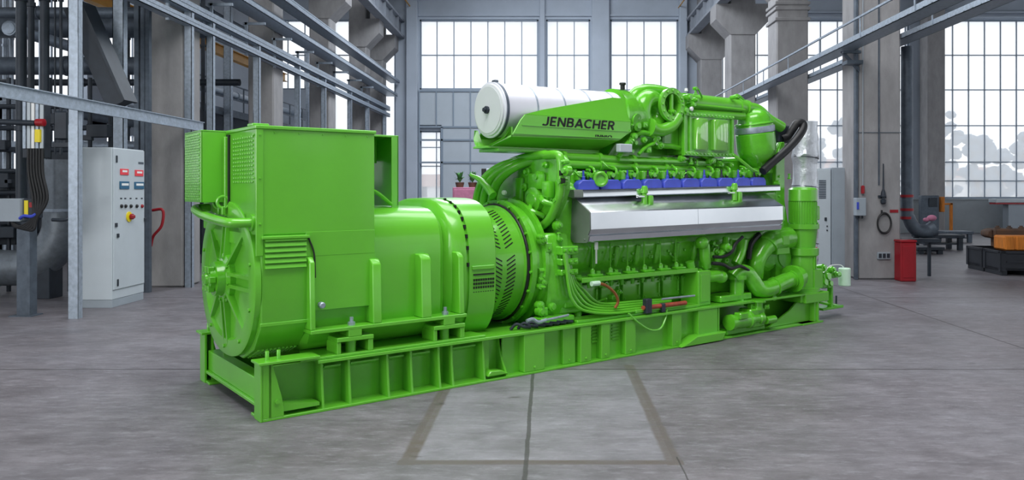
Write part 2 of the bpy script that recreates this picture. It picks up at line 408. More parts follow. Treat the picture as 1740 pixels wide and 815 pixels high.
# crane runways
for nm, xa, xb, lab in (('crane_beam_left', -7.0, -6.62, 0), ('crane_beam_right', 6.38, 6.78, 0)):
    m = MB(); m.box(xa, xb, 2, YB, 9.0, 9.1); m.box(xa, xb, 2, YB, 9.75, 9.85); mid = (xa + xb) / 2
    m.box(mid - .03, mid + .03, 2, YB, 9.1, 9.75); y = 3.0
    while y < YB: m.box(xa + .03, xb - .03, y, y + .05, 9.1, 9.75); y += 1.4
    m.box(mid - .04, mid + .04, 2, YB, 9.85, 9.95)
    struct(m.build(nm, 'concrete_far'))
    r = MB()
    for zz in (10.4, 10.9): r.box(mid - .5 * (1 if xa > 0 else -1) - .02, mid - .5 * (1 if xa > 0 else -1) + .02, 12, YB, zz, zz + .04)
    struct(r.build('crane_beam_rail', 'crane'))

# outside: trees and houses beyond the windows
def tree(px, Y, top, wpx, label):
    x, z = W(px, top, Y); w = wpx / FPX * Y / 2
    rt = empty('garden_tree', (x, Y, -.25)); tag(rt, label, 'tree', 'trees beyond the windows')
    MB().lathe((0, 0, 0), (0, 0, 1), [(0, .25), (z * .5, .18)], 10).build('trunk', 'rust', rt)
    m = MB(); h = z + .25
    for i in range(26):
        a = rnd.uniform(0, 6.28); q = rnd.uniform(0, 1) ** .6; t = rnd.uniform(.25, 1)
        rr = w * q * (1.15 - .55 * t); s_ = w * rnd.uniform(.22, .4)
        m.ball((rr * math.cos(a), rr * math.sin(a), h * t - s_), s_, 1, 1, .8, 8, 6)
    bmesh.ops.triangulate(m.bm, faces=m.bm.faces)
    for v in m.bm.verts: v.co += Vector((rnd.uniform(-1, 1), rnd.uniform(-1, 1), rnd.uniform(-1, 1))) * w * .06
    m.build('crown', 'tree', rt)
for a in ((1612, 66, 186, 66, 'tall pale tree behind the window right of the far column'), (1662, 80, 224, 60, 'second tree of the row seen through the right window'),
          (1702, 90, 240, 60, 'low tree seen between two taller ones in the right window'), (1745, 70, 190, 70, 'tree cut by the right edge of the photo'),
          (1425, 62, 198, 60, 'round tree behind the window left of the near column'), (1392, 70, 232, 50, 'lower tree beside the round tree left of the near column'),
          (1552, 84, 228, 50, 'tree seen in the narrow window beside the near column')): tree(*a)
def house(px0, px1, Y, top, eave, label):
    x0, z1 = W(px0, eave, Y); x1, zt = W(px1, top, Y)
    rt = empty('house', ((x0 + x1) / 2, Y, -.25)); tag(rt, label, 'house', 'houses beyond the windows'); h = (x1 - x0) / 2
    w = MB().box(-h, h, 0, 6, 0, z1 + .25).build('wall', 'house', rt)
    MB().prism([(-h - .3, z1 + .2), (h + .3, z1 + .2), (h * .8, zt + .25), (-h * .8, zt + .25)], -.4, 6.4, 'v').build('roof', 'roof', rt)
    k = 0; n_ = max(2, int(h))
    for i in range(n_):
        xx = -h + (i + .5) * 2 * h / n_; MB().box(xx - .45, xx + .45, -.06, .05, 1.4, 2.6).build('window', 'steel_dark', rt)
house(1640, 1700, 100, 284, 300, 'pale house with a reddish roof beyond the right window')
house(1715, 1790, 104, 300, 312, 'long low pale house at the right edge beyond the window')
house(1380, 1450, 98, 270, 290, 'pale house partly hidden by the grey cabinet')
house(700, 775, 90, 296, 316, 'pale house seen through the small panes left of the engine')

# ================================================================== the generator set (local axes: u along, v across, z up)
NX, NY, PH = -2.449, 6.758, math.atan2(.6149, .7886)
GS = tag(empty('generator_set', (NX, NY, 0), PH), 'huge bright green gas engine generator set on a green steel base frame', 'generator')
cu, su = math.cos(PH), math.sin(PH)
def S(V, x, y, dv=0.0):                          # photo point on the plane v = V of the machine -> local (u, v, z)
    t = (x - CX) / FPX; b0 = NX - su * V; b1 = NY + cu * V
    U = (t * b1 - b0) / (cu - t * su); return (U, V + dv, EYE + (HY - y) / FPX * (b1 + su * U))
def SU(U, x, y):                                 # the same on the plane u = U
    t = (x - CX) / FPX; b0 = NX + cu * U; b1 = NY + su * U
    V = (t * b1 - b0) / (-su - t * cu); return (U, V, EYE + (HY - y) / FPX * (b1 + cu * V))
def ell(cv, cz, hv, hz, n=2.6, k=48):            # super-ellipse outline in (v, z)
    o = []
    for i in range(k):
        a = 2 * math.pi * i / k; c, s_ = math.cos(a), math.sin(a)
        o.append((cv + hv * math.copysign(abs(c) ** (2 / n), c), cz + hz * math.copysign(abs(s_) ** (2 / n), s_)))
    return o
def eloft(m, st, cv, cz, n=2.6, k=48): m.loft([[(u, v, z) for v, z in ell(cv, cz, hv, hz, n, k)] for u, hv, hz in st])
G, GR = 'green', 'green_rough'
CV = .97

# ---------------- base frame
m = MB()
for s_ in (0, 1):
    f = (lambda v: v) if s_ == 0 else (lambda v: 1.94 - v)
    def bx(u0, u1, a, b, z0, z1, bev=.004): m.box(u0, u1, min(f(a), f(b)), max(f(a), f(b)), z0, z1, bev)
    bx(.16, 2.6, .20, .225, .02, .43); bx(2.58, 6.05, .11, .135, .02, .43); bx(6.05, 8.24, .42, .445, .02, .43); bx(.5, 8.27, 0, .42, .435, .465); bx(0, 8.29, 0, .30, 0, .025)
    if s_ == 0: bx(6.0, 6.03, .02, .44, .02, .43)
m.box(.03, .15, .14, 1.80, .13, .33, .006); m.box(.0, .18, .1, 1.84, .10, .13, .004)
for uu in (2.3, 4.0, 5.9): m.box(uu, uu + .1, .1, 1.84, .06, .43)
m.box(8.2, 8.27, 0.02, 1.92, .02, .46); m.box(2.25, 8.2, .3, 1.64, .40, .43); m.box(.5, 2.3, .3, 1.64, .06, .08)
BF = m.build('base_frame', G, GS)
for s_ in (0, 1):                                # corner posts with bolted cap plates
    f = (lambda v: v) if s_ == 0 else (lambda v: 1.94 - v)
    q = MB(); a, b = sorted((f(0), f(.02)))
    q.prism([(0, .025), (.19, .025), (.19, .1), (.17, .2), (.09, .5), (0, .5)], a, b, 'v', .003)
    a, b = sorted((f(.0), f(.17))); q.box(-.012, .012, a, b, 0, .5, .003); q.box(.06, .08, a, b, .02, .5)
    a, b = sorted((f(-.05), f(.17))); q.box(-.04, .5, a, b, .497, .52, .003)
    a, b = sorted((f(.02), f(.2))); q.prism([(.19, .06), (.52, .06), (.52, .09), (.19, .13)], a, b, 'v')
    for uu in (.06, .16): q.lathe((uu, f(.05), .52), (0, 0, 1), [(0, .017), (.075, .017), (.08, .014)], 10)
    q.lathe((.13, f(-.004), .16), (0, 1 if s_ else -1, 0), [(0, .02), (.012, .02)], 12)
    q.build('corner_post', G, BF)
# deck plate carrying the alternator and its curved web ribs
q = MB(); q.prism([(.34, .02), (2.31, .02), (2.31, .46), (.5, .46)], .466, .49, 'z', .004); q.prism([(.34, 1.92), (2.31, 1.92), (2.31, 1.48), (.5, 1.48)], .466, .49, 'z', .004)
q.build('deck_plate', G, BF)
def rib(u, bot, top, th=.022):
    pts = [(.2, .025), (.2, .435), (top, .435)]
    for k in range(1, 8):
        t = k / 8; pts.append((top + (bot - top) * t ** 1.8, .435 - .41 * t))
    pts.append((bot, .025)); return MB().prism(pts, u, u + th, 'u').build('rib', G, BF)
for u in (.54, .80, 1.19, 1.44, 1.75, 1.90, 2.28): rib(u, .008, .045)
for u0, u1 in ((.60, .76), (.86, 1.14), (1.25, 1.41), (1.5, 1.7), (1.96, 2.24)):   # ledge strips under the flange
    MB().prism([(.2, .33), (.2, .36), (.11, .385), (.11, .37)], u0, u1, 'u').build('ledge', G, BF)
rib(2.56, .0, .17)
for u0, u1, v0 in ((2.80, 3.08, .012), (3.38, 3.56, .06), (3.60, 3.76, .012), (3.92, 4.05, .012), (4.31, 4.48, .02), (5.12, 5.29, .02), (5.60, 5.98, .012)):
    q = MB(); q.box(u0, u1, v0, .115, .025, .435, .006); q.bolt(((u0 + u1) / 2, v0, .07), (0, -1, 0), .014, .01); q.build('stiffener', G, BF)
for u0 in (3.84, 4.16):
    q = MB()
    for k in range(5): q.box(u0, u0 + .11, .095, .112, .21 + k * .04, .23 + k * .04, .003)
    q.build('vent_louvre', G, BF)
q = MB(); q.prism([(2.32, .05), (2.60, .05), (2.5, .10), (2.36, .11)], .0, .1, 'v', .01); q.build('cable_lug', G, BF)
for u in (.86, 1.87):
    for sgn in (0, 1):
        f = (lambda v: v) if sgn == 0 else (lambda v: 1.94 - v)
        q = MB()
        def b2(u0, u1, a, b, z0, z1): q.box(u0, u1, min(f(a), f(b)), max(f(a), f(b)), z0, z1, .005)
        b2(u - .17, u + .19, .02, .30, .60, .64); b2(u - .17, u - .13, .03, .28, .49, .6); b2(u + .14, u + .19, .03, .28, .49, .6)
        b2(u - .06, u + .07, .02, .26, .64, .72); q.lathe((u, f(.12), .49), (0, 0, 1), [(0, .05), (.11, .05)], 14)
        q.build('mounting_pad', G, BF)
        q = MB(); q.lathe((u + .0, f(.10), .735), (0, 0, 1), [(0, .034), (.03, .034), (.031, .018), (.075, .018)], 6); q.build('anchor_bolt', 'galv', BF)

# ---------------- alternator
m = MB(); eloft(m, [(.44, .74, .66), (.5, .79, .68), (1.86, .79, .68), (1.92, .74, .64), (1.95, .70, .60)], CV, 1.145, 4.6, 64)
for s_ in (0, 1):
    f = (lambda v: v) if s_ == 0 else (lambda v: 1.94 - v)
    a, b = sorted((f(.02), f(.36))); m.box(.44, 2.08, a, b, .70, .735, .005)
    a, b = sorted((f(.12), f(.2))); m.box(.46, 1.11, a, b, .9, 1.42)
AL = m.build('alternator', G, GS)
for s_ in (0, 1):
    f = (lambda v: v) if s_ == 0 else (lambda v: 1.94 - v)
    for u0, u1, zt in ((.44, .49, 1.39), (1.05, 1.14, 1.34), (1.57, 1.68, 1.36), (2.0, 2.06, 1.36)):
        q = MB(); pts = [(f(.03), .735), (f(.45), .735), (f(.3), zt), (f(.10), zt), (f(.05), zt - .05)]
        q.prism(pts, u0, u1, 'u', .008); q.build('gusset', G, AL)
# fan-end drum with louvred flank
oct_ = [(.12, .81), (.12, 1.60), (1.82, 1.60), (1.82, .81), (1.60, .56), (1.30, .44), (.64, .44), (.34, .56)]
q = MB(); q.prism(oct_, .03, .46, 'u', .01)
q.box(.02, .47, .112, .122, .80, .83, .003)
DR = q.build('fan_housing', G, AL)
q = MB()
for k in range(6):
    z = 1.30 + k * .048; q.prism([(.122, z), (.09, z + .008), (.104, z + .04), (.122, z + .042)], .06, .43, 'u')
q.box(.03, .46, .085, .122, 1.565, 1.59, .004); q.build('side_louvre', G, AL)
q = MB()
for k in range(7):
    for i in range(10):
        t = k / 6; q.box(.07 + i * .037, .095 + i * .037, .345 + .25 * t, .36 + .25 * t, .545 - .1 * t, .56 - .1 * t)
q.build('underside_grille', G, AL)
# round end cover with rim, spokes and hub
q = MB(); E0 = [(0.03, 0.86, .73), (-.02, .86, .73), (-.03, .84, .71), (-.03, .70, .58), (.0, .68, .56)]
eloft(q, E0, CV, 1.16, 2.2, 64)
q.prism([(.40, 1.5), (1.5, 1.5), (1.5, 1.78), (.40, 1.78)], -.01, .03, 'u')
for k in range(10):
    a = R(20 + k * 36); q.bolt((-.03, CV + .78 * math.cos(a), 1.16 + .65 * math.sin(a)), (-1, 0, 0), .02, .014)
EC = q.build('end_cover', G, AL)
for k in range(8):
    a = R(-90 + 45 * k); d = Vector((0, math.cos(a), math.sin(a))); n_ = Vector((0, -math.sin(a), math.cos(a)))
    q = MB()
    for o_ in (-.055, .055) if k % 2 == 0 else (0,):
        c0 = Vector((0, CV, 1.16)) + d * .12 + n_ * o_; c1 = Vector((0, CV, 1.16)) + Vector((0, d.y * .74, d.z * .62)) + n_ * o_
        w_ = .016; q.loft([[tuple(c0 + n_ * -w_ + Vector((.02, 0, 0))), tuple(c0 + n_ * w_ + Vector((.02, 0, 0))), tuple(c0 + n_ * w_ + Vector((-.07, 0, 0))), tuple(c0 + n_ * -w_ + Vector((-.07, 0, 0)))],
                       [tuple(c1 + n_ * -w_ + Vector((.02, 0, 0))), tuple(c1 + n_ * w_ + Vector((.02, 0, 0))), tuple(c1 + n_ * w_ + Vector((-.03, 0, 0))), tuple(c1 + n_ * -w_ + Vector((-.03, 0, 0)))]])
    q.build('spoke', G, AL)
q = MB(); q.lathe((.02, CV, 1.16), (-1, 0, 0), [(0, .24), (.07, .235), (.08, .2), (.09, .17), (.16, .16), (.17, .10), (.2, .09)], 28)
for k in range(8): a = R(45 * k + 10); q.bolt((-.055, CV + .205 * math.cos(a), 1.16 + .205 * math.sin(a)), (-1, 0, 0), .016, .02)
q.build('hub', GR, AL)
q = MB()
for k in range(6):
    a = R(60 * k); c_ = Vector((-.15, CV + .1 * math.cos(a), 1.16 + .1 * math.sin(a))); q.box(c_.x - .06, c_.x, c_.y - .04, c_.y + .04, c_.z - .03, c_.z + .03, .006)
q.lathe((-.14, CV, 1.16), (-1, 0, 0), [(0, .12), (.05, .12), (.055, .06), (.08, .05)], 20)
q.build('diode_bridge', GR, AL)
# terminal box
q = MB(); q.box(-.01, 1.105, .12, 1.82, 1.60, 2.535, .008); q.box(.43, 1.105, .118, 1.82, 1.395, 1.62, .004)
q.box(-.022, 1.118, .105, 1.835, 2.53, 2.562, .006); q.box(.045, .05, .114, .122, 1.6, 2.53); q.box(-.015, .05, .112, .13, 1.42, 2.53, .004)
for zz in (2.48, 2.1, 1.7): q.bolt((.02, .112, zz), (0, -1, 0), .01, .006); q.bolt((-.012, .18, zz), (-1, 0, 0), .01, .006); q.bolt((-.012, .52, zz), (-1, 0, 0), .01, .006)
for i in range(5): q.bolt((.15 + i * .22, .12, 2.505), (0, -1, 0), .008, .005)
q.box(-.02, .13, .2, .34, 2.56, 2.585, .006)
q.build('terminal_box', G, AL)
q = MB()
for i in range(9):
    for k in range(12): q.box(-.02, -.008, .20 + i * .068, .245 + i * .068, 2.06 + k * .036, 2.08 + k * .036, .003)
q.build('perforated_panel', G, AL)
q = MB(); q.box(-.25, -.23, .975, 1.57, 1.88, 2.556, .004)
q.box(-.25, -.005, .975, .99, 1.88, 2.556, .003); q.box(-.25, -.005, 1.555, 1.57, 1.88, 2.556, .003); q.box(-.25, -.005, .975, 1.57, 2.54, 2.56, .003)
q.box(-.055, -.005, .90, .96, 1.75, 2.5, .004); q.build('air_inlet_hood', G, AL)
q = MB()
for k in range(26):
    for i in range(8):
        v0 = .995 + i * .07 + (.033 if k % 2 else 0); zz = 1.9 + k * .0245
        if v0 + .055 < 1.56: q.box(-.258, -.25, v0, v0 + .055, zz, zz + .017, .003)
q.build('perforated_sheet', G, AL)
q = MB(); q.box(1.56, 1.58, .55, 1.4, 1.83, 2.56, .004); q.box(1.105, 1.58, .55, 1.4, 2.54, 2.56, .003); q.box(1.105, 1.58, 1.38, 1.4, 2.32, 2.55, .003); q.box(1.50, 1.58, .55, .56, 1.80, 2.55, .003); q.box(1.105, 1.13, .55, .60, 1.85, 2.55); q.box(1.13, 1.5, .9, .92, 2.28, 2.55)
q.build('air_outlet_hood', G, AL)
q = MB()
for k in range(10): q.ball((-.02, .955, 1.95 + k * .06), .018, 1, 1, 1, 8, 6)
q.box(-.03, -.005, .88, .95, 1.75, 2.52, .004); q.build('dark_gap_strip', 'dark', AL)  # dark strip put in for the dark gap beside the inlet hood
# carrying tube and lifting eyes above the end cover
q = MB(); q.tube([(-.02, 1.56, 1.82), (-.16, 1.52, 1.81), (-.2, 1.2, 1.77), (-.2, .8, 1.735), (-.2, .4, 1.715), (-.17, .25, 1.71), (-.02, .22, 1.71)], .042, 14)
q.lathe((-.01, .22, 1.71), (-1, 0, 0), [(0, .075), (.02, .075)], 16); q.build('carrying_tube', G, AL)
for vv in (.92, 1.05):
    q = MB(); q.torus((-.06, vv, 1.88), (0.4, 1, 0), .055, .016, 20, 8); q.box(-.08, -.02, vv - .02, vv + .02, 1.76, 1.84, .006); q.build('lifting_eye', G, AL)
q = MB(); q.lathe((.56, .10, .95), (0, -1, 0), [(0, .03), (.05, .03), (.06, .02)], 10); q.build('earth_stud', 'galv', AL)
q = MB(); q.tube([(.455, .11, 1.56), (.5, .1, 1.42), (.51, .1, 1.2)], .008, 6); q.build('cable', 'dark', AL)
q = MB(); q.tube([(1.1, .5, 2.02), (1.3, .52, 1.98), (1.5, .56, 1.85)], .02, 8); q.torus((1.16, .5, 1.98), (.3, 1, .2), .07, .015, 18, 8); q.build('lifting_bracket', G, AL)
# flared outlet ring
q = MB(); eloft(q, [(1.93, .69, .60), (1.96, .72, .68), (2.0, .79, .755), (2.03, .81, .77), (2.16, .815, .775)], CV, 1.135, 3.0, 56)
eloft(q, [(2.16, .80, .765), (2.19, .80, .765)], CV, 1.135, 3.0, 56)
eloft(q, [(2.19, .82, .775), (2.52, .82, .775), (2.54, .80, .76)], CV, 1.135, 3.2, 56)
q.box(2.22, 2.50, .135, .16, 1.16, 1.20, .004)
OR = q.build('outlet_ring', G, AL)
for k in range(9):
    q = MB(); a = R(196 - k * 9 - 18)
    v_ = CV + .815 * math.copysign(abs(math.cos(a)) ** (2 / 3.0), math.cos(a)); z_ = 1.135 + .772 * abs(math.sin(a)) ** (2 / 3.0)
    q.box(2.165, 2.188, v_ - .012, v_ + .012, z_ - .02, z_ + .02)
    q.build('slot', 'dark', AL)
q = MB()
for i in range(9):
    for k in range(9):
        t = k / 8; q.box(2.24 + i * .03, 2.258 + i * .03, .148 + .10 * t ** 2 - .008, .17 + .10 * t ** 2, 1.04 - k * .04, 1.062 - k * .04)
q.box(2.24, 2.5, .142, .16, 1.10, 1.115); q.build('vent_grille', 'dark', AL)
q = MB(); q.lathe((2.52, CV, 1.135), (1, 0, 0), [(0, .69), (.03, .69), (.04, .66), (.5, .66), (.51, .68), (.55, .68)], 56)
CG = q.build('coupling_guard', G, GS)
for seg in (0, 1):
  q = MB()
  for row in range(2):
    for k in ((range(0, 13), range(13, 31))[seg]):
        a = R(112 + k * 4.2); c_, s_ = math.cos(a), math.sin(a)
        if 160 < 112 + k * 4.2 < 167: continue
        q.box(2.66 + row * .18 - .065, 2.66 + row * .18 + .065, CV + .658 * c_ - .006, CV + .658 * c_ + .006, 1.135 + .658 * s_ - .006, 1.135 + .658 * s_ + .006,
              rot=Matrix.Rotation(a, 4, 'X') @ Matrix.Rotation(R(28 if row else -28), 4, 'Y'))
  q.build('guard_slots', 'dark', CG)
q = MB(); q.torus((3.06, CV, 1.135), (1, 0, 0), .685, .018, 56, 8); q.build('rubber_seal', 'black', CG)

# ---------------- flywheel housing and crankcase
q = MB(); q.lathe((3.08, CV, 1.135), (1, 0, 0), [(0, .74), (.06, .745), (.08, .70), (.16, .70), (.17, .76), (.22, .76), (.23, .6)], 56)
for k in range(20):
    a = R(18 * k + 5); q.bolt((3.08, CV + .715 * math.cos(a), 1.135 + .715 * math.sin(a)), (-1, 0, 0), .018, .02)
q.prism([(.30, .52), (.22, .75), (.22, 1.15), (.26, 1.5), (1.68, 1.5), (1.72, 1.15), (1.72, .75), (1.6, .52)], 3.3, 3.62, 'u', .03)
for z in (.98, 1.08): q.lathe((3.18, .26, z), (1, 0, 0), [(0, .03), (.42, .03)], 10)
FH = q.build('flywheel_housing', GR, GS)
q = MB()
for z, u in ((.62, 3.2), (.66, 3.36)): q.lathe((u, .3, z), (0, -1, 0), [(0, .05), (.08, .05), (.085, .035), (.1, .03)], 16)
q.box(3.12, 3.6, .12, .3, .50, .56, .01); q.build('bracket', GR, FH)
for k, (z, h_) in enumerate(((1.30, .10), (1.17, .08), (1.05, .07))):
    q = MB(); q.box(3.42, 3.68, .14, .26, z - h_ / 2, z + h_ / 2, .012)
    for i in range(3): q.lathe((3.47 + i * .08, .14, z), (0, -1, 0), [(0, .022), (.02, .022), (.022, .012), (.03, .012)], 8)
    q.build('sensor_block', GR, FH)

prof = [(.47, .47), (.40, .60), (.40, 1.02), (.34, 1.10), (.30, 1.30), (.36, 1.40), (.33, 1.95), (.52, 2.12), (.80, 2.22), (1.14, 2.22), (1.42, 2.12), (1.61, 1.95),
        (1.58, 1.40), (1.64, 1.30), (1.60, 1.10), (1.54, 1.02), (1.54, .60), (1.47, .47)]
q = MB(); q.prism(prof, 3.5, 7.7, 'u', .02)
for k in range(12): q.bolt((3.75 + k * .32, .325, 1.2), (0, -1, 0), .02, .025)
q.box(3.75, 7.62, .72, 1.22, 2.2, 2.46, .03)
EB = q.build('engine_block', GR, GS)
for k in range(6):                               # crankcase doors under the shelf
    u = 3.86 + k * .36; q = MB(); q.box(u, u + .31, .355, .41, .60, .86, .015, seg=2)
    for a in (.03, .28):
        for b in (.63, .83): q.bolt((u + a, .355, b), (0, -1, 0), .014, .014)
    q.box(u + .26, u + .285, .33, .36, .66, .80, .006)
    q.build('crankcase_door', G, EB)
q = MB(); q.box(3.72, 5.72, .13, .42, .935, .965, .008); q.box(3.72, 5.72, .125, .145, .915, .97, .004); q.box(3.72, 5.66, .33, .42, .88, .935, .008); q.build('side_shelf', G, EB)
for k in range(6):                               # plugs and clamps along the shelf
    u = 4.0 + k * .29; q = MB(); q.box(u - .09, u + .09, .16, .27, .962, 1.0, .02, seg=2); q.lathe((u - .04, .22, .99), (0, 0, 1), [(0, .03), (.05, .028), (.07, .015)], 10)
    q.lathe((u + .05, .22, .99), (0, 0, 1), [(0, .028), (.035, .028), (.04, .014)], 10); q.lathe((u, .27, .99), (0, 0, 1), [(0, .011), (.36, .011)], 8); q.build('injector_lead', GR, EB)
q = MB(); q.lathe((4.0, .2, 1.12), (0, 0, 1), [(0, .012), (.16, .012), (.17, .022), (.27, .022), (.28, .015)], 10); q.build('dipstick', 'white', EB)
for k in range(9):                               # short stubs under the shelf
    u = 3.95 + k * .18; q = MB(); q.lathe((u, .28, .935), (0, 0, -1), [(0, .028), (.07, .028), (.075, .02), (.11, .018)], 8); q.build('drain_stub', GR, EB)
q = MB(); q.box(5.70, 5.95, .10, .42, .465, .93, .012); q.box(5.74, 5.91, .09, .10, .52, .88, .004); q.build('support_post', G, EB)
for k in range(10): MB().lathe((3.7 + k * .36, .34, 1.06), (0, -.25, 1), [(0, .035), (.1, .045), (.16, .035), (.25, .03)], 12).build('branch_pipe', GR, EB)
q = MB(); q.box(3.5, 3.85, .26, .40, .55, .92, .02); q.box(3.55, 3.75, .24, .27, .62, .85, .02)
q.lathe((3.82, .33, .49), (0, 0, 1), [(0, .05), (.5, .05)], 14); q.build('oil_cover', GR, EB)
# gear case front with its big arched rim
def gp(u, l): return [SU(u, x, y)[1:] for x, y in l]
UG = 3.42
outl = gp(UG, [(836, 352), (838, 322), (848, 298), (866, 278), (895, 267), (930, 262)]) + [(.42, 2.40), (.20, 2.40), (.13, 2.32), (.13, 2.0), (.20, 1.85), (.34, 1.66), (.55, 1.55), (.9, 1.50), (1.2, 1.50), (1.5, 1.55)]
q = MB(); q.prism(outl, UG, UG + .12, 'u', .02)
GC = q.build('gear_case', GR, GS)
ring = [(UG - .02, v, z) for v, z in outl]
q = MB(); q.tube(ring + [ring[0]], .05, 12, sub=4); q.build('rim', G, GC)
q = MB()
for (x, y, r_) in ((900, 292, .05), (965, 290, .06), (930, 280, .04), (895, 318, .05), (958, 308, .055), (938, 336, .05), (900, 350, .05), (918, 300, .07), (950, 340, .045), (878, 340, .05), (962, 275, .03)):
    p = SU(UG, x, y); q.lathe(p, (-1, 0, 0), [(-.02, r_), (.04, r_), (.05, r_ * .6), (.08, r_ * .5)], 14)
for x0, y0, x1, y1 in ((905, 345, 925, 368), (925, 330, 945, 350)):
    a, b = SU(UG, x0, y0), SU(UG, x1, y1); q.tube([a, (UG - .12, (a[1] + b[1]) / 2, (a[2] + b[2]) / 2), b], .035, 10)
q.box(UG - .06, UG, .42, .72, 2.0, 2.2, .03, seg=2); q.box(UG - .04, UG, .85, 1.05, 1.75, 2.15, .03, seg=2); q.box(UG - .10, UG, .25, .40, 1.9, 2.1, .03, seg=2)
q.lathe((UG, .62, 1.88), (-1, 0, 0), [(0, .16), (.06, .15), (.07, .1), (.09, .08)], 24)
q.build('boss', GR, GC)
for nm, pts in (('sight_hole', ((955, 294), (958, 307), (935, 333))),):
    for (x, y) in pts:
        p = SU(UG - .03, x, y); MB().lathe(p, (-1, 0, 0), [(0, .035), (.035, .035)], 5).build(nm, 'dark', GC)
# curved charge pipes arching over the gear case
for k, (dv, du) in enumerate(((0, 0), (-.13, .02), (-.26, .05))):
    pts = [(3.16 + du, 1.45 + dv, 1.62), (3.12 + du, 1.45 + dv, 1.85), (3.14 + du, 1.34 + dv, 2.10), (3.25 + du, 1.12 + dv, 2.28), (3.45 + du, .85 + dv * .6, 2.36), (3.75, .66 + dv * .5, 2.39)]
    MB().tube(pts, .055, 14).build('charge_pipe', G, GC)
q = MB(); q.tube([SU(3.0, 838, 332), SU(3.0, 828, 318), SU(3.0, 815, 305), SU(3.0, 800, 297)], [.05, .045, .035, .02], 12); q.build('breather_horn', G, GC)
q = MB(); q.lathe(SU(3.2, 858, 327), (-1, -.3, 0), [(0, .03), (.03, .03), (.04, .02)], 10); q.build('cap', 'white', GC)

# ---------------- cylinder heads with blue ignition covers
ZT = lambda u: 2.0 + .019 * (u - 3.7)            # the tray rises a little towards the pump end
for k in range(10):
    u = 3.84 + k * .365; z = ZT(u)
    q = MB(); q.box(u, u + .33, .46, .86, z - .02, z + .20, .02); q.box(u + .04, u + .14, .40, .47, z + .10, z + .22, .015); q.lathe((u + .23, .46, z + .17), (0, -1, 0), [(0, .05), (.05, .05), (.055, .03), (.09, .03)], 12)
    q.lathe((u + .10, .55, z + .16), (0, 0, 1), [(0, .05), (.08, .045), (.1, .02)], 12); q.tube([(u + .25, .42, z + .15), (u + .28, .37, z + .20), (u + .30, .42, z + .26), (u + .30, .5, z + .28)], .018, 8)
    H_ = q.build('cylinder_head', GR, GS)
    q = MB(); q.prism([(u + .0, z - .01), (u + .33, z - .01), (u + .33, z + .07), (u + .29, z + .115), (u + .06, z + .115), (u + .0, z + .07)], .33, .44, 'v', .012); q.build('ignition_cover', 'blue', H_)
    q = MB(); q.lathe((u + .12, .39, z + .10), (0, 0, 1), [(0, .024), (.05, .024), (.06, .014), (.13, .012)], 8); q.lathe((u + .24, .39, z + .10), (0, 0, 1), [(0, .018), (.05, .016)], 8); q.build('plug_lead', 'steel_dark' if k % 2 else 'blue', H_)
q = MB(); q.torus((4.17, .31, 2.13), (-.5, -1, .1), .075, .022, 20, 8); q.lathe((4.17, .33, 2.13), (-.5, -1, .1), [(0, .07), (.01, .07)], 20); q.build('round_cap', G, GS)
# coolant rails above the heads
for nm, z0, z1, v_, r_ in (('upper_rail', 2.40, 2.345, .56, .055), ('lower_rail', 2.31, 2.265, .53, .05)):
    q = MB(); q.tube([(3.62, v_, z0), (5.2, v_, (z0 + z1) / 2), (6.85, v_, z1)], r_, 14, smooth=False)
    for k in range(6): q.lathe((3.75 + k * .58, v_, z0 + (z1 - z0) * k / 6), (1, 0, 0), [(0, r_ * 1.35), (.05, r_ * 1.35)], 14)
    q.build('coolant_rail', G, GS)
# ---------------- aluminium tray and faceted heat shield
q = MB()
def trayring(u): z = ZT(u); return [(u, .40, z - .015), (u, .24, z - .02), (u, .215, z - .075), (u, .235, z - .09), (u, .235, z - .045), (u, .255, z - .002), (u, .40, z + .0)]
def trayr2(u):
    z = ZT(u); return [(u, .42, z - .005), (u, .22, z - .005), (u, .205, z - .03), (u, .205, z - .085), (u, .225, z - .095), (u, .42, z - .06)]
q.loft([trayr2(3.72), trayr2(7.62)]); TR = q.build('drip_tray', 'silver', GS)
q = MB(); q.loft([[(u, v - .004, z + (.004 if i < 2 else -.004 if i > 3 else 0)) for i, (u, v, z) in enumerate(trayr2(u_))] for u_ in (3.66, 3.80)]); q.build('tray_end', 'shield_end', TR)
def sh(u):
    t = (u - 3.75) / 3.65; dz = .028 * t; k = lambda v, z: (u, v, z + dz)
    return [k(.33, 1.925), k(.035, 1.75), k(.02, 1.735), k(.015, 1.54), k(.05, 1.475), k(.035, 1.46), k(.05, 1.40), k(.08, 1.385), k(.30, 1.375), k(.56, 1.59)]
q = MB(); q.loft([sh(3.75), sh(5.62), sh(7.42)])
q.loft([[(u, v - .003, z) for u, v, z in sh(u_)[2:7]] + [(u_, .1, 1.5)] for u_ in (5.60, 5.63)])
HS = q.build('heat_shield', 'silver', GS, smooth=20)
q = MB(); e = sh(3.75); c_ = (.28, 1.62)
q.loft([[(3.735, c_[0] + (v - c_[0]) * 1.01, c_[1] + (z - c_[1]) * 1.01) for u, v, z in e], [(3.755, c_[0] + (v - c_[0]) * 1.01, c_[1] + (z - c_[1]) * 1.01) for u, v, z in e]])
for x in ((.1, 1.42), (.3, 1.85), (.5, 1.59)): q.bolt((3.735, x[0], x[1]), (-1, 0, 0), .012, .01)
q.build('end_plate', 'shield_end', HS)
q = MB(); e = sh(7.42)
q.loft([[(7.42, v, z) for _, v, z in e], [(7.52, c_[0] + (v - c_[0]) * .86, 1.65 + (z - 1.65) * .86) for _, v, z in e]]); q.build('far_end_plate', 'silver', HS)
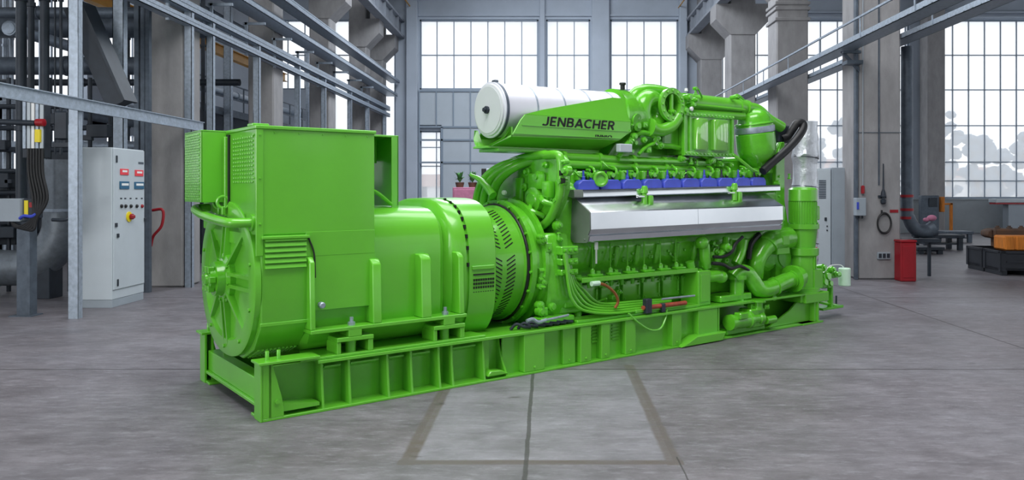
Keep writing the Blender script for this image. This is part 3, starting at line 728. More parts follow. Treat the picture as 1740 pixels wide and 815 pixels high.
for (x, y) in ((1100, 340), (1253, 333)):
    p = S(.12, x, y); u = p[0]; z = p[2]; q = MB()
    q.lathe((u, .17, z - .06), (0, 0, 1), [(0, .035), (.12, .035), (.14, .03), (.15, .045), (.21, .045), (.24, .03)], 12)
    q.box(u + .045, u + .12, .12, .19, z - .09, z + .06, .02, seg=2); q.box(u - .05, u + .13, .13, .22, z - .10, z - .07, .008); q.build('latch', G, HS)
    q = MB(); q.box(u - .14, u - .02, .14, .18, z + .035, z + .06, .006); q.build('latch_tongue', 'silver', HS)

# ---------------- jacketed silencer in its green cradle
A0 = Vector((2.88, .80, 2.925)); A1 = Vector((4.98, .80, 2.965)); AX = (A1 - A0).normalized(); LN = (A1 - A0).length
q = MB(); q.lathe(A0, AX, [(0, .305), (.005, .325), (.05, .325), (.055, .315), (LN, .312)], 64)
SJ = q.build('silencer_jacket', 'jacket', GS)
q = MB(); q.lathe(A0 - AX * .025, AX, [(0, .285), (.006, .30), (.03, .305)], 64); q.lathe(A0 - AX * .03, AX, [(0, .27), (.01, .27)], 48); q.build('end_disc', 'disc', SJ)
q = MB(); q.lathe(A0 - AX * .03, -AX, [(0, .045), (.03, .045), (.032, .025), (.06, .025)], 8); q.lathe(A0 - AX * .03 + Vector((0, .06, .005)), -AX, [(0, .018), (.02, .018)], 6)
q.build('sampling_plug', 'steel_dark', SJ)
q = MB(); q.lathe(A0 + AX * .02, AX, [(0, .328), (.035, .328)], 64); q.box(2.93, 2.98, .76, .84, 3.24, 3.28, .008); q.build('clamp_ring', 'galv_dark', SJ)
for k in range(4):
    q = MB(); q.lathe(A0 + AX * (.46 + .42 * k), AX, [(0, .317), (.012, .319), (.024, .317)], 64); q.build('band', 'galv', SJ)
# cradle: near and far side sheets, trough below
VP = .44
side = [(2.93, 2.60), (3.06, 2.86), (3.30, 2.905), (4.55, 3.185), (4.74, 3.18), (4.80, 3.02), (4.80, 2.74), (4.62, 2.62)]
q = MB()
def sheet(pts, w=.02):
    n_ = (Vector(pts[1]) - Vector(pts[0])).cross(Vector(pts[2]) - Vector(pts[0])).normalized() * w
    q.loft([[tuple(Vector(p)) for p in pts], [tuple(Vector(p) + n_) for p in pts]])
for s_ in (0, 1):
    f = (lambda v: v) if s_ == 0 else (lambda v: 1.6 - v)
    a, b = sorted((f(VP), f(VP + .02)))
    q.prism([(2.93, 2.60), (3.065, 2.80), (3.13, 2.865), (4.80, 2.865), (4.80, 2.74), (4.60, 2.62)], a, b, 'v', .004)
    pl = [(3.13, f(VP), 2.865), (4.80, f(VP), 2.865), (4.78, f(VP + .07), 3.165), (4.55, f(VP + .07), 3.165), (3.40, f(VP + .015), 2.935)]
    q.loft([pl, [(u, v + (.02 if s_ == 0 else -.02), z - .003) for u, v, z in pl]])
    lo_ = [(2.93, f(VP), 2.60), (4.62, f(VP), 2.63), (4.45, f(.68), 2.50), (2.80, f(.68), 2.49)]
    q.loft([lo_, [(u, v, z + .02) for u, v, z in lo_]])
    fl = [(2.76, f(.68), 2.50), (2.86, f(.48), 2.60), (2.90, f(.44), 2.71), (2.93, f(.44), 2.71), (2.93, f(.44), 2.60), (2.86, f(.68), 2.49)]
    q.loft([fl, [(u + .02, v, z) for u, v, z in fl]])
q.box(2.74, 4.46, .66, .94, 2.475, 2.50, .004); q.box(2.86, 4.4, .60, 1.0, 2.44, 2.475, .004)
q.prism([(3.08, 2.735), (4.78, 2.735), (4.78, 2.745), (3.08, 2.745)], VP - .008, VP, 'v'); q.prism([(2.96, 2.635), (4.62, 2.64), (4.62, 2.65), (2.97, 2.645)], VP - .008, VP, 'v')
CRD = q.build('silencer_cradle', G, GS, smooth=20)
def arc(cx, cy, rx, ry, a0, a1, n=10): return [(cx + rx * math.cos(R(a0 + (a1 - a0) * i / n)), cy + ry * math.sin(R(a0 + (a1 - a0) * i / n))) for i in range(n + 1)]
GL = {'J': (.62, [[(.52, 1), (.52, .28)] + arc(.27, .28, .25, .22, 0, -150)]), 'E': (.62, [[(.08, 0), (.08, 1)], [(.08, .94), (.6, .94)], [(.08, .5), (.54, .5)], [(.08, .06), (.6, .06)]]),
      'N': (.82, [[(.08, 0), (.08, 1)], [(.08, .98), (.74, .02)], [(.74, 0), (.74, 1)]]), 'B': (.72, [[(.08, 0), (.08, 1)], [(.08, .94), (.38, .94)] + arc(.38, .735, .22, .205, 90, -90) + [(.08, .53)], [(.38, .53)] + arc(.40, .295, .24, .235, 90, -90) + [(.08, .06)]]),
      'A': (.84, [[(.04, 0), (.42, .98)], [(.42, .98), (.80, 0)], [(.18, .30), (.66, .30)]]), 'C': (.80, [arc(.47, .5, .40, .44, 48, 312, 18)]), 'H': (.80, [[(.08, 0), (.08, 1)], [(.72, 0), (.72, 1)], [(.08, .5), (.72, .5)]]),
      'R': (.74, [[(.08, 0), (.08, 1)], [(.08, .94), (.38, .94)] + arc(.38, .71, .24, .23, 90, -90) + [(.08, .48)], [(.36, .48), (.66, 0)]]), 'I': (.24, [[(.1, 0), (.1, 1)]]), 'O': (.92, [arc(.46, .5, .40, .44, 0, 360, 24)])}
def word(body, width, height, u0, z0, v, parent, wt=.19, slant=.2, gap=.16):
    tot = sum(GL[c][0] + gap for c in body) - gap; k = width / tot; x = 0; q = MB()
    for c in body:
        for st in GL[c][1]:
            P = [Vector((x + a, b)) for a, b in st]; L_, R_ = [], []
            for i, p in enumerate(P):
                d = (P[min(i + 1, len(P) - 1)] - P[max(i - 1, 0)]).normalized(); n_ = Vector((-d.y, d.x)) * wt / 2
                L_.append(p + n_ * (1 if 1 else 0)); R_.append(p - n_)
            f = lambda p, vv: (u0 + p.x * k + slant * p.y * height, vv, z0 + p.y * height)
            for i in range(len(P) - 1):
                quad = (L_[i], L_[i + 1], R_[i + 1], R_[i]); q.loft([[f(p, v) for p in quad], [f(p, v - .004) for p in quad]])
        x += GL[c][0] + gap
    return q.build('lettering', 'letter', parent, smooth=10)
a = S(VP, 921, 215); b = S(VP, 1043, 219)
word('JENBACHER', b[0] - a[0], .108, a[0], (a[2] + b[2]) / 2, VP - .0, CRD)
a = S(VP, 1011, 234); b = S(VP, 1039, 234)
word('INNIO', b[0] - a[0], .04, a[0], a[2], VP, CRD, wt=.2)

# ---------------- turbocharger group
q = MB(); q.lathe(A1, AX, [(-.22, .318), (-.2, .36), (-.02, .36), (.02, .345), (.14, .33), (.26, .26), (.32, .18)], 40)
q.torus(S(.62, 1104, 192), (.15, -1, 0), .19, .13, 30, 14)
q.tube([S(.75, 1068, 178), S(.72, 1082, 158), S(.7, 1105, 153), S(.66, 1135, 160), S(.62, 1160, 172)], [.1, .09, .08, .09, .1], 14)
q.lathe(S(.6, 1066, 202), (.2, -1, -.2), [(-.1, .14), (.1, .13), (.12, .09), (.16, .09)], 16)
TB = q.build('turbocharger', GR, GS)
q = MB(); c = S(.44, 1141, 178); d = Vector((-.12, -1, .02)).normalized()
q.lathe(c, d, [(-.34, .17), (-.1, .15), (-.03, .15), (-.03, .225), (.03, .225), (.03, .150), (-.02, .145), (-.22, .14)], 36, sx=.92)
q.box(c[0] - .02, c[0] + .015, c[1] - .02, c[1] + .02, c[2] - .14, c[2] + .14)
for k in range(12):
    a = R(30 * k); x = Vector((1, -.12, 0)).normalized(); q.bolt(tuple(Vector(c) + x * .172 * math.cos(a) + Vector((0, 0, .188 * math.sin(a))) + d * .03), d, .016, .014)
q.build('flanged_outlet', G, TB)
q = MB(); q.tube([S(.5, 1104, 216), S(.48, 1122, 221), S(.46, 1140, 214), S(.45, 1152, 198)], .085, 16); q.lathe(S(.5, 1104, 216), (-1, 0, .05), [(-.02, .12), (.02, .12)], 24); q.build('lower_elbow', G, TB)
q = MB()
pl = [S(.62, x, y) for x, y in ((1040, 268), (1058, 240), (1078, 226), (1100, 232), (1108, 246), (1135, 250), (1175, 262), (1205, 274), (1200, 282), (1040, 280))]
q.prism([(p[0], p[2]) for p in pl], .74, .78, 'v', .008); q.tube([(p[0], .50, p[2]) for p in pl[:9]], .035, 10, sub=4); q.box(pl[0][0], pl[7][0], .47, .78, 2.36, 2.40, .006); q.prism([(p[0], p[2]) for p in pl], 1.1, 1.16, 'v')
q.box(pl[0][0], pl[7][0], .56, 1.1, 2.38, 2.44)
for (x, y, r_) in ((1075, 232, .05), (1080, 214, .07), (1092, 238, .04)): q.lathe(S(.5, x, y), (0, -1, 0), [(0, r_), (.04, r_), (.05, r_ * .5), (.07, r_ * .5)], 14)
q.tube([S(.5, 1112, 228), S(.48, 1112, 242), S(.48, 1098, 250), S(.48, 1085, 262)], .025, 8)
q.build('turbo_bracket', GR, TB)
q = MB(); a = S(.40, 1052, 258); b = S(.40, 1073, 245); q.box(a[0], b[0], .38, .46, a[2], b[2], .008); JB = q.build('junction_box', 'cab', TB)
JB['label'] = 'small pale grey box'
q = MB(); q.lathe(S(.5, 1058, 150), (0, 0, 1), [(-.02, .03), (.04, .03), (.05, .045), (.07, .04)], 12); q.build('breather', 'dark', TB)
# intercooler with two bulged covers
a = S(.42, 1163, 264); b = S(.42, 1243, 197)
q = MB(); q.box(a[0], b[0], .42, 1.5, 2.47, 3.04, .02); q.box(a[0] - .30, a[0], .52, 1.4, 2.55, 2.90, .02)
q.box(a[0] - .03, b[0] + .03, .39, .45, 3.0, 3.05, .006); q.box(a[0] - .03, b[0] + .03, .39, .45, 2.46, 2.52, .006); q.box(a[0] - .03, a[0] + .02, .395, .45, 2.5, 3.02, .006)
q.box(a[0] + .08, a[0] + .12, .395, .45, 2.5, 3.02, .006); q.box(b[0] - .02, b[0] + .03, .395, .45, 2.5, 3.02, .006)
for k in range(14):
    u = a[0] + (b[0] - a[0]) * k / 13; q.bolt((u, .39, 3.025), (0, -1, 0), .014, .014); q.bolt((u, .39, 2.49), (0, -1, 0), .014, .014)
IC = q.build('intercooler', GR, GS)
for x0, x1 in ((1179, 1199), (1208, 1234)):
    p0 = S(.42, x0, 230); p1 = S(.42, x1, 230); w = (p1[0] - p0[0]) / 2; uc = (p0[0] + p1[0]) / 2; q = MB()
    rings = []
    for zz, sc_ in ((2.545, .9), (2.56, 1), (2.955, 1), (2.975, .9)):
        rings.append([(uc + w * sc_ * math.cos(R(180 * i / 12)), .42 - .085 * sc_ * math.sin(R(180 * i / 12)) ** .45, zz) for i in range(13)])
    q.loft(rings); q.build('bulged_cover', 'lacquer', IC)
# air pipes on top
q = MB(); q.tube([S(.58, 1160, 173), S(.58, 1268, 184)], .125, 22, smooth=False); q.lathe(S(.58, 1250, 182), (1, 0, 0), [(0, .14), (.04, .14)], 22)
q.tube([S(.45, 1178, 178), S(.45, 1265, 187)], .022, 8, smooth=False); q.tube([S(.5, 1170, 192), S(.5, 1262, 197)], .06, 14, smooth=False)
AP = q.build('air_pipe', G, GS)
q = MB(); q.tube([S(.55, 1240, 170), S(.55, 1252, 164), S(.55, 1262, 172), S(.55, 1272, 182)], .04, 10); q.build('vent_pipe', GR, AP)
for (x, y, r_) in ((1168, 166, .05), (1175, 178, .045), (1162, 188, .06), (1180, 170, .035), (1248, 165, .03)): MB().lathe(S(.43, x, y), (0, -1, 0), [(-.06, r_), (.03, r_), (.04, r_ * .6), (.07, r_ * .55)], 12).build('valve', GR, AP)
q = MB(); q.lathe(S(.40, 1174, 185), (0, -1, 0), [(0, .03), (.02, .032), (.03, .02)], 14); q.lathe(S(.40, 1166, 155), (0, 0, 1), [(0, .025), (.04, .02)], 10); q.build('plug', 'white', AP)
q = MB(); q.tube([S(.55, 1258, 182), S(.53, 1280, 184), S(.5, 1292, 190), S(.46, 1305, 202), S(.42, 1328, 216)], .082, 16); q.lathe(S(.53, 1266, 183), (1, 0, 0), [(0, .105), (.04, .105)], 18)
q.build('bend_pipe', G, AP)
# domed separator vessel
T0 = Vector(S(.52, 1279, 184)); T1 = Vector(S(.52, 1289, 291)); dd = (T1 - T0).normalized(); ln = (T1 - T0).length
q = MB(); q.lathe(T0, dd, [(.0, .02), (.015, .11), (.06, .19), (.13, .235), (.22, .25), (.24, .275), (.30, .285), (.36, .275), (.38, .29), (.62, .29), (.70, .27), (.86, .13), (.9, .1)], 40)
for k in range(3): q.lathe(T0 + dd * (.1 + .02 * k), dd, [(0, .001), (.001, .001)], 4)
q.torus(T0 + dd * .23, dd, .27, .02, 40, 8); SV = q.build('separator_vessel', GR, GS)
q = MB(); q.lathe(T0 + dd * .27, dd, [(0, .288), (.02, .293), (.07, .293), (.09, .288)], 40); q.build('strap', 'galv', SV)
q = MB(); q.tube([S(.4, 1245, 262), S(.35, 1262, 275), S(.33, 1278, 288), S(.33, 1287, 291)], .025, 8); q.box(T1.x - .25, T1.x + .25, .42, .7, 2.24, 2.32, .02); q.build('saddle', G, SV)
q = MB(); q.tube([S(.30, 1296, 291), S(.28, 1312, 276), S(.25, 1333, 258), S(.25, 1352, 238), S(.25, 1364, 220), S(.28, 1364, 210), S(.32, 1355, 209), S(.36, 1348, 218), S(.42, 1338, 232), S(.46, 1328, 236)], .062, 14, sub=8)
q.build('rubber_hose', 'black', GS)
q = MB(); a = S(.5, 1318, 242); b = S(.5, 1338, 214); q.box(a[0], b[0], .44, .62, a[2], b[2], .02); q.tube([S(.45, 1315, 250), S(.4, 1325, 262), S(.4, 1335, 250)], .03, 8); q.build('hose_fitting', 'steel_dark', GS)
# drive-end casing behind the pump
q = MB(); q.prism([(.30, .47), (.30, 1.2), (.42, 2.0), (.62, 2.52), (1.3, 2.52), (1.52, 2.0), (1.64, 1.2), (1.64, .47)], 7.66, 8.02, 'u', .03)
a = S(.34, 1336, 300); q.prism([(7.72, 1.5), (7.95, 1.5), (7.95, 2.72), (7.86, 2.72), (7.74, 2.45)], .36, .44, 'v', .01)
for z in (1.6, 1.9, 2.2, 2.45): q.bolt((7.8, .36, z), (0, -1, 0), .022, .02)
q.lathe((7.84, .36, 1.0), (0, -1, 0), [(-.05, .22), (.05, .22), (.06, .15), (.08, .15)], 28)
EH = q.build('drive_end_casing', GR, GS)
q = MB(); a = S(.14, 1329, 416); b = S(.14, 1340, 400); q.box(a[0], b[0], .12, .2, a[2], b[2], .006); q.box(a[0] - .1, b[0] + .05, .15, .35, a[2] - .14, a[2] - .04, .01); q.build('terminal_cover', G, EH)
# pump and motor column
pu = S(.25, 1364, 400)[0]; pv = .25; PZ = lambda y: S(.25, 1364, y)[2]
def sq(m, h, z0, z1, bev=.02): m.box(pu - h, pu + h, pv - h, pv + h, z0, z1, bev)
q = MB(); q.lathe((pu, pv, PZ(493)), (0, 0, 1), [(0, .25), (.05, .25), (.06, .20), (PZ(435) - PZ(493), .20), (PZ(432) - PZ(493), .235), (PZ(421) - PZ(493), .235), (PZ(420) - PZ(493), .185), (PZ(389) - PZ(493), .215), (PZ(388) - PZ(493), .24), (PZ(380) - PZ(493), .24)], 32)
q.box(pu - .02, pu + .20, pv - .22, pv, PZ(488), PZ(456), .01); q.box(pu - .30, pu + .30, pv - .26, pv + .3, PZ(510), PZ(494), .01)
for a in range(8): q.bolt((pu + .215 * math.cos(R(45 * a)), pv + .215 * math.sin(R(45 * a)), PZ(380)), (0, 0, 1), .016, .018)
for a in (-.015, .015): q.box(pu + a - .006, pu + a + .006, pv - .222, pv - .2, PZ(455), PZ(434))
PP = q.build('coolant_pump', G, GS)
q = MB(); q.lathe((pu, pv, PZ(380)), (0, 0, 1), [(0, .195), (PZ(342) - PZ(380), .195), (PZ(341) - PZ(380), .215), (PZ(322) - PZ(380), .215), (PZ(319) - PZ(380), .19), (PZ(317) - PZ(380), .1)], 32)
for k in range(36):
    a = R(10 * k); q.box(-.018, .018, -.004, .004, 0, .001) if False else q.loft([[(pu + r_ * math.cos(a) - w * math.sin(a), pv + r_ * math.sin(a) + w * math.cos(a), z) for r_, w in ((.19, -.005), (.212, -.004), (.212, .004), (.19, .005))] for z in (PZ(378), PZ(342))])
q.box(pu + .12, pu + .28, pv - .12, pv + .05, PZ(374), PZ(350), .015)
q.build('pump_motor', G, PP)
q = MB(); q.box(7.88, 8.29, .03, .75, .46, PZ(508), .006); q.box(8.26, 8.30, .0, .6, .02, .46, .004); q.box(7.86, 8.38, -.02, .3, 0, .025, .003)
q.prism([(7.2, .03), (8.26, .03), (8.26, .46), (8.0, .40), (7.7, .22)], .10, .13, 'v'); q.build('pedestal', G, PP)
q = MB(); c = Vector(S(.1, 1350, 472)); d = (Vector(S(.1, 1325, 482)) - c).normalized(); q.lathe(c, d, [(-.12, .15), (-.02, .15), (-.02, .19), (.02, .19), (.025, .20), (.06, .20), (.065, .13), (.1, .13)], 28)
q.tube([c, S(.1, 1330, 479), S(.1, 1306, 490), S(.14, 1288, 489), S(.16, 1278, 476), S(.18, 1268, 464), S(.2, 1254, 462), S(.22, 1244, 472)], [.115, .118, .12, .125, .12, .115, .11, .11], 18, sub=8)
q.lathe(S(.1, 1316, 486), d, [(0, .135), (.03, .135)], 20); q.build('suction_pipe', GR, PP)
q = MB(); q.tube([S(.32, 1338, 404), S(.3, 1322, 407), S(.27, 1303, 415), S(.26, 1291, 432), S(.26, 1285, 450), S(.3, 1283, 470)], [.17, .17, .15, .13, .12, .12], 18, sub=8)
q.lathe(S(.27, 1303, 415), (.5, 0, .5), [(-.02, .17), (.02, .17)], 20); q.build('coolant_elbow', GR, GS)
q = MB(); q.tube([S(.2, 1253, 466), S(.2, 1252, 490), S(.2, 1252, 518)], .10, 16, smooth=False); q.lathe(S(.2, 1252, 512), (0, 0, 1), [(0, .14), (.03, .14)], 18); q.lathe(S(.2, 1253, 470), (0, 0, 1), [(-.03, .13), (.03, .13)], 18)
q.box(S(.2, 1215, 516)[0], S(.2, 1268, 516)[0], .1, .4, .47, .56, .015); q.build('return_pipe', GR, GS)
q = MB(); q.tube([S(.2, 1186, 412), S(.18, 1196, 416), S(.18, 1198, 440), S(.2, 1200, 452)], .075, 14); q.ball(S(.16, 1193, 412), .09); q.tube([S(.2, 1198, 470), S(.16, 1214, 468), S(.16, 1222, 470)], .09, 14)
q.lathe(S(.2, 1186, 470), (1, 0, 0), [(0, .11), (.03, .11)], 16); q.ball(S(.14, 1226, 470), .085); q.tube([S(.2, 1172, 444), S(.2, 1175, 460)], .06, 12, smooth=False)
q.lathe(S(.15, 1232, 420), (0, -1, 0), [(-.05, .06), (.05, .06), (.06, .03), (.1, .03)], 14); q.tube([S(.2, 1218, 445), S(.18, 1224, 432), S(.2, 1232, 418), S(.22, 1234, 404)], .05, 10)
q.tube([S(.2, 1250, 448), S(.2, 1258, 430), S(.22, 1262, 408)], .07, 12); q.build('valve_manifold', GR, GS)
q = MB(); q.tube([S(.1, 1262, 402), S(.1, 1250, 414), S(.1, 1243, 428), S(.1, 1228, 436), S(.12, 1212, 436)], .022, 8); q.tube([S(.1, 1210, 447), S(.08, 1228, 449), S(.08, 1242, 456), S(.08, 1258, 452), S(.1, 1272, 459)], .024, 8)
q.tube([S(.3, 1290, 398), S(.26, 1276, 415), S(.26, 1272, 440)], .04, 8); q.build('hose', 'black', GS)
q = MB(); a = S(.3, 1198, 515); b = S(.3, 1238, 478); q.box(a[0], b[0], .42, .5, a[2], b[2], .02); q.build('starter_box', 'black', GS)
q = MB(); q.lathe((7.5, .36, 1.1), (0, -1, 0), [(-.05, .30), (.02, .30), (.03, .25), (.05, .25)], 32); q.build('blanking_flange', GR, GS)
# pre-lubrication motor low on the side
q = MB(); a = Vector(S(.02, 1238, 548)); b = Vector(S(.02, 1305, 536)); q.lathe(a, (1, 0, 0), [(0, .06), (.005, .105), (.06, .11), (.07, .10), (.38, .10), (.39, .115), (.44, .115), (.45, .07), (.62, .07), (.63, .09), (.7, .09)], 24)
q.box(a.x + .1, a.x + .28, -.10, .02, a.z + .04, a.z + .13, .015); q.box(a.x + .42, a.x + .75, -.02, .2, a.z - .12, a.z + .14, .02)
q.lathe((a.x + .75, -.02, a.z - .04), (1, 0, 0), [(0, .055), (.2, .055), (.21, .03)], 16); q.lathe((a.x + .62, .0, a.z + .12), (0, 0, 1), [(0, .06), (.1, .06), (.11, .1), (.14, .1)], 16)
PM = q.build('lubrication_pump', GR, GS)
q = MB(); q.box(a.x + .02, a.x + .85, .06, .42, .03, a.z - .1, .01); q.build('foot', GR, PM)
q = MB(); q.prism([(5.2, .01), (6.0, .01), (6.08, .12), (5.5, .12)], -.06, .1, 'v', .01); q.build('drain_tray', G, BF)
# bracket arm and pale canister beyond the pump
q = MB(); q.tube([S(.25, 1384, 468), S(.25, 1400, 466), S(.25, 1414, 468), S(.25, 1426, 466)], .045, 10, smooth=False)
for (x, y, r_) in ((1400, 470, .09), (1410, 458, .05), (1394, 455, .06), (1404, 482, .07), (1395, 480, .08), (1416, 466, .05)): q.lathe(S(.25, x, y), (0, -1, .2), [(-.08, r_), (.06, r_), (.07, r_ * .6), (.1, r_ * .6)], 12)
a = S(.25, 1410, 520); q.box(a[0] - .03, a[0] + .02, .2, .28, a[2], S(.25, 1410, 478)[2], .006); b = S(.25, 1390, 512); c_ = S(.25, 1425, 519)
q.box(b[0], c_[0], .16, .36, c_[2] - .02, c_[2] + .02, .006); q.tube([S(.25, 1392, 512), S(.25, 1425, 520)], .03, 8, smooth=False); AR = q.build('bracket_arm', GR, GS)
q = MB(); p0 = S(.25, 1435, 485); p1 = S(.25, 1435, 455); hh = p1[2] - p0[2]; q.lathe(p0, (0, 0, 1), [(0, .085), (.01, .095), (hh - .01, .095), (hh, .085)], 28); CN = q.build('filter_canister', 'canister', GS)
q = MB(); q.tube([S(.25, 1402, 460), S(.25, 1412, 451), S(.25, 1428, 450), S(.25, 1435, 456)], .008, 6); q.build('lead', 'white', CN)
q = MB(); q.ball(S(.1, 1387, 422), .022); q.build('red_cap', 'red_label', GS); q = MB(); q.lathe(S(.25, 1421, 519), (0, 0, 1), [(0, .014), (.16, .014)], 8); q.build('pin', 'steel_dark', GS)
# cables, clips and rods along the near side
for k in range(5):
    dv = .03 * k; q = MB()
    q.tube([S(.10 + dv, 958 + 2 * k, 430), S(.09 + dv, 962 + 2 * k, 455), S(.08 + dv, 966 + 3 * k, 485 - 2 * k), S(.07 + dv, 972 + 5 * k, 508 - 4 * k), S(.06 + dv, 990 + 5 * k, 526 - 4 * k), S(.06 + dv, 1030, 532 - 4 * k), S(.06 + dv, 1080, 528 - 4 * k), S(.08 + dv, 1140, 520 - 3 * k)], .017, 8)
    q.build('cable', G, GS)
q = MB(); q.tube([S(.02, 1068, 532), S(-.01, 1085, 548), S(-.01, 1105, 560), S(-.01, 1122, 558), S(.02, 1131, 540), S(.04, 1133, 525)], .012, 8); q.build('cable', G, GS)
q = MB(); q.tube([S(.08, 1012, 481), S(.06, 1028, 484), S(.05, 1044, 497), S(.05, 1050, 512), S(.06, 1045, 523)], .018, 8); q.build('cable', 'copper', GS)['label'] = 'brown cable'
q = MB(); q.lathe(S(.08, 1005, 482), (1, 0, .0), [(0, .03), (.12, .03)], 10); q.build('cable_gland', 'canister', GS)
q = MB(); q.tube([S(.04, 1092, 523), S(.04, 1165, 514)], .028, 10, smooth=False); RD = q.build('clamp_rod', 'rod', GS)
q = MB(); p = Vector(S(.03, 1100, 521)); q.box(p.x - .05, p.x + .05, p.y - .04, p.y + .04, p.z - .08, p.z + .10, .01); q.build('clamp', 'steel_dark', RD); q = MB(); p = Vector(S(.03, 1126, 519)); q.box(p.x - .03, p.x + .03, p.y - .03, p.y + .04, p.z - .08, p.z + .03, .01); q.build('clamp', 'steel_dark', RD)
q = MB(); q.tube([S(.1, 1125, 508), S(.1, 1180, 502)], .014, 8, smooth=False); q.build('spindle', 'galv', GS)
q = MB(); q.tube([S(.08, 925, 544), S(.08, 966, 535)], .014, 8, smooth=False); q.tube([S(.06, 895, 545), S(.06, 905, 542), S(.06, 915, 547), S(.08, 928, 543)], .02, 8); q.build('earth_lead', 'galv', GS)
q = MB()
for k in range(7):
    u = 2.75 + k * .1; q.tube([(u, .2, .47), (u + .05, .16, .53), (u + .12, .12, .50), (u + .2, .1, .49)], .018, 8)
q.build('loose_cables', 'steel_dark', GS)
q = MB(); q.box(3.6, 5.7, .07, .3, .466, .50, .006); q.box(4.5, 5.4, .04, .16, .50, .54, .006); q.build('cable_tray', G, GS)

# many small fittings bolted over the upper and lower engine
def fitting(x, y, V, sc_):
    p = Vector(S(V, x, y)); q = MB(); t = rnd.random(); r_ = sc_ * rnd.uniform(.7, 1.2)
    if t < .3: q.lathe(p, (0, -1, 0), [(-.06, r_), (.0, r_), (.005, r_ * .7), (.03, r_ * .6), (.032, r_ * .3), (.05, r_ * .3)], 12)
    elif t < .5: q.lathe(p - Vector((0, 0, r_)), (0, 0, 1), [(0, r_ * .8), (r_ * .6, r_ * .8), (r_ * .7, r_ * .5), (r_ * 1.8, r_ * .45), (r_ * 1.9, r_ * .7), (r_ * 2.3, r_ * .6)], 10)
    elif t < .75: q.box(p.x - r_, p.x + r_ * rnd.uniform(.6, 1.6), p.y - .02, p.y + .06, p.z - r_ * .8, p.z + r_ * rnd.uniform(.5, 1.3), .01); q.bolt(p - Vector((0, .02, 0)), (0, -1, 0), r_ * .4, .015)
    else:
        e = p + Vector((rnd.uniform(-.2, .2), rnd.uniform(-.02, .06), rnd.uniform(-.16, .16))); q.tube([p, (p + e) / 2 + Vector((rnd.uniform(-.05, .05), -.04, rnd.uniform(-.05, .05))), e], r_ * .35, 8); q.lathe(p, (0, -1, 0), [(-.03, r_ * .6), (.03, r_ * .6)], 8)
    return q
for x0, x1, y0, y1, V, n, sc_ in ((1056, 1135, 205, 262, .48, 16, .04), (1160, 1250, 268, 296, .44, 16, .035), (985, 1180, 288, 300, .42, 22, .028), (900, 965, 380, 440, .24, 12, .045), (905, 960, 460, 535, .26, 12, .05),
                                  (1000, 1160, 425, 450, .33, 14, .03), (1185, 1240, 405, 460, .2, 14, .045), (1215, 1290, 500, 530, .15, 9, .04), (1270, 1330, 505, 545, .05, 9, .04), (975, 1060, 482, 520, .3, 10, .04), (1305, 1342, 300, 400, .34, 8, .04), (1140, 1185, 150, 190, .42, 8, .035)):
    for k in range(int(n * .64)): fitting(rnd.uniform(x0, x1), rnd.uniform(y0, y1), V, sc_ * 1.12).build('fitting', GR, GS)

# ================================================================== left side: steel pipe rack, trays, ducts
XT = -7.42
def Yx(x, X=XT): return X * FPX / (x - CX)       # depth at which the vertical plane X is crossed by photo column x
RK = tag(empty('pipe_rack', (XT, 12.5, 0)), 'galvanised steel rack of uprights and long rails along the left aisle', 'pipe rack')
def chan(m, x, y, w=.16, d=.1, z0=0.0, z1=11.0):
    m.box(x, x + w, y, y + .012, z0, z1); m.box(x, x + .012, y, y + d, z0, z1); m.box(x + w - .012, x + w, y, y + d, z0, z1)
def local(m, o): bmesh.ops.translate(m.bm, verts=m.bm.verts, vec=-Vector(o.location)); return m
for px in (116, 313, 350, 430, 500, 545, 590, 620, 650):
    Y = Yx(px); q = MB(); chan(q, XT, Y, .15, .12, 0 if px in (116, 313, 500, 590) else 2.2, 6.0 if px < 300 else 5.7)
    local(q, RK).build('upright', 'galv', RK)
q = MB(); chan(q, -7.98, 14.45, .2, .14, 0, 9.0); local(q, RK).build('upright', 'galv', RK)
def rail(ratio, X, h, w, y0=3.0, y1=36.4, ex=0):
    z = EYE + ratio * abs(X); m = MB(); m.box(X - w / 2, X + w / 2, y0, y1, z - h, z - h + .02); m.box(X + w / 2 - .02, X + w / 2, y0, y1, z - h, z); m.box(X - w / 2, X - w / 2 + .02, y0, y1, z - h, z)
    m.box(X - w / 2, X + w / 2, y0, y1, z - h * .5, z - h * .45)
    return m, z
for rt, h in ((.477, .16), (.521, .20)):
    m, z = rail(rt, XT + .07, h, .18); local(m, RK).build('rail', 'galv', RK)
m = MB(); z = 3.32; m.box(XT + .155, XT + .17, 6.0, 16.6, z - .1, z + .1); m.box(XT + .155, XT + .2, 6.0, 16.6, z + .085, z + .1); m.box(XT + .155, XT + .2, 6.0, 16.6, z - .1, z - .085)
local(m, RK).build('rail', 'galv', RK)
for k in range(12):
    y = 9.3 + k * 2.0; m = MB(); m.box(XT + .0, XT + .06, y, y + .05, 5.3, 6.1); m.box(XT - .04, XT + .5, y, y + .05, 6.04, 6.1); local(m, RK).build('bracket', 'galv', RK)
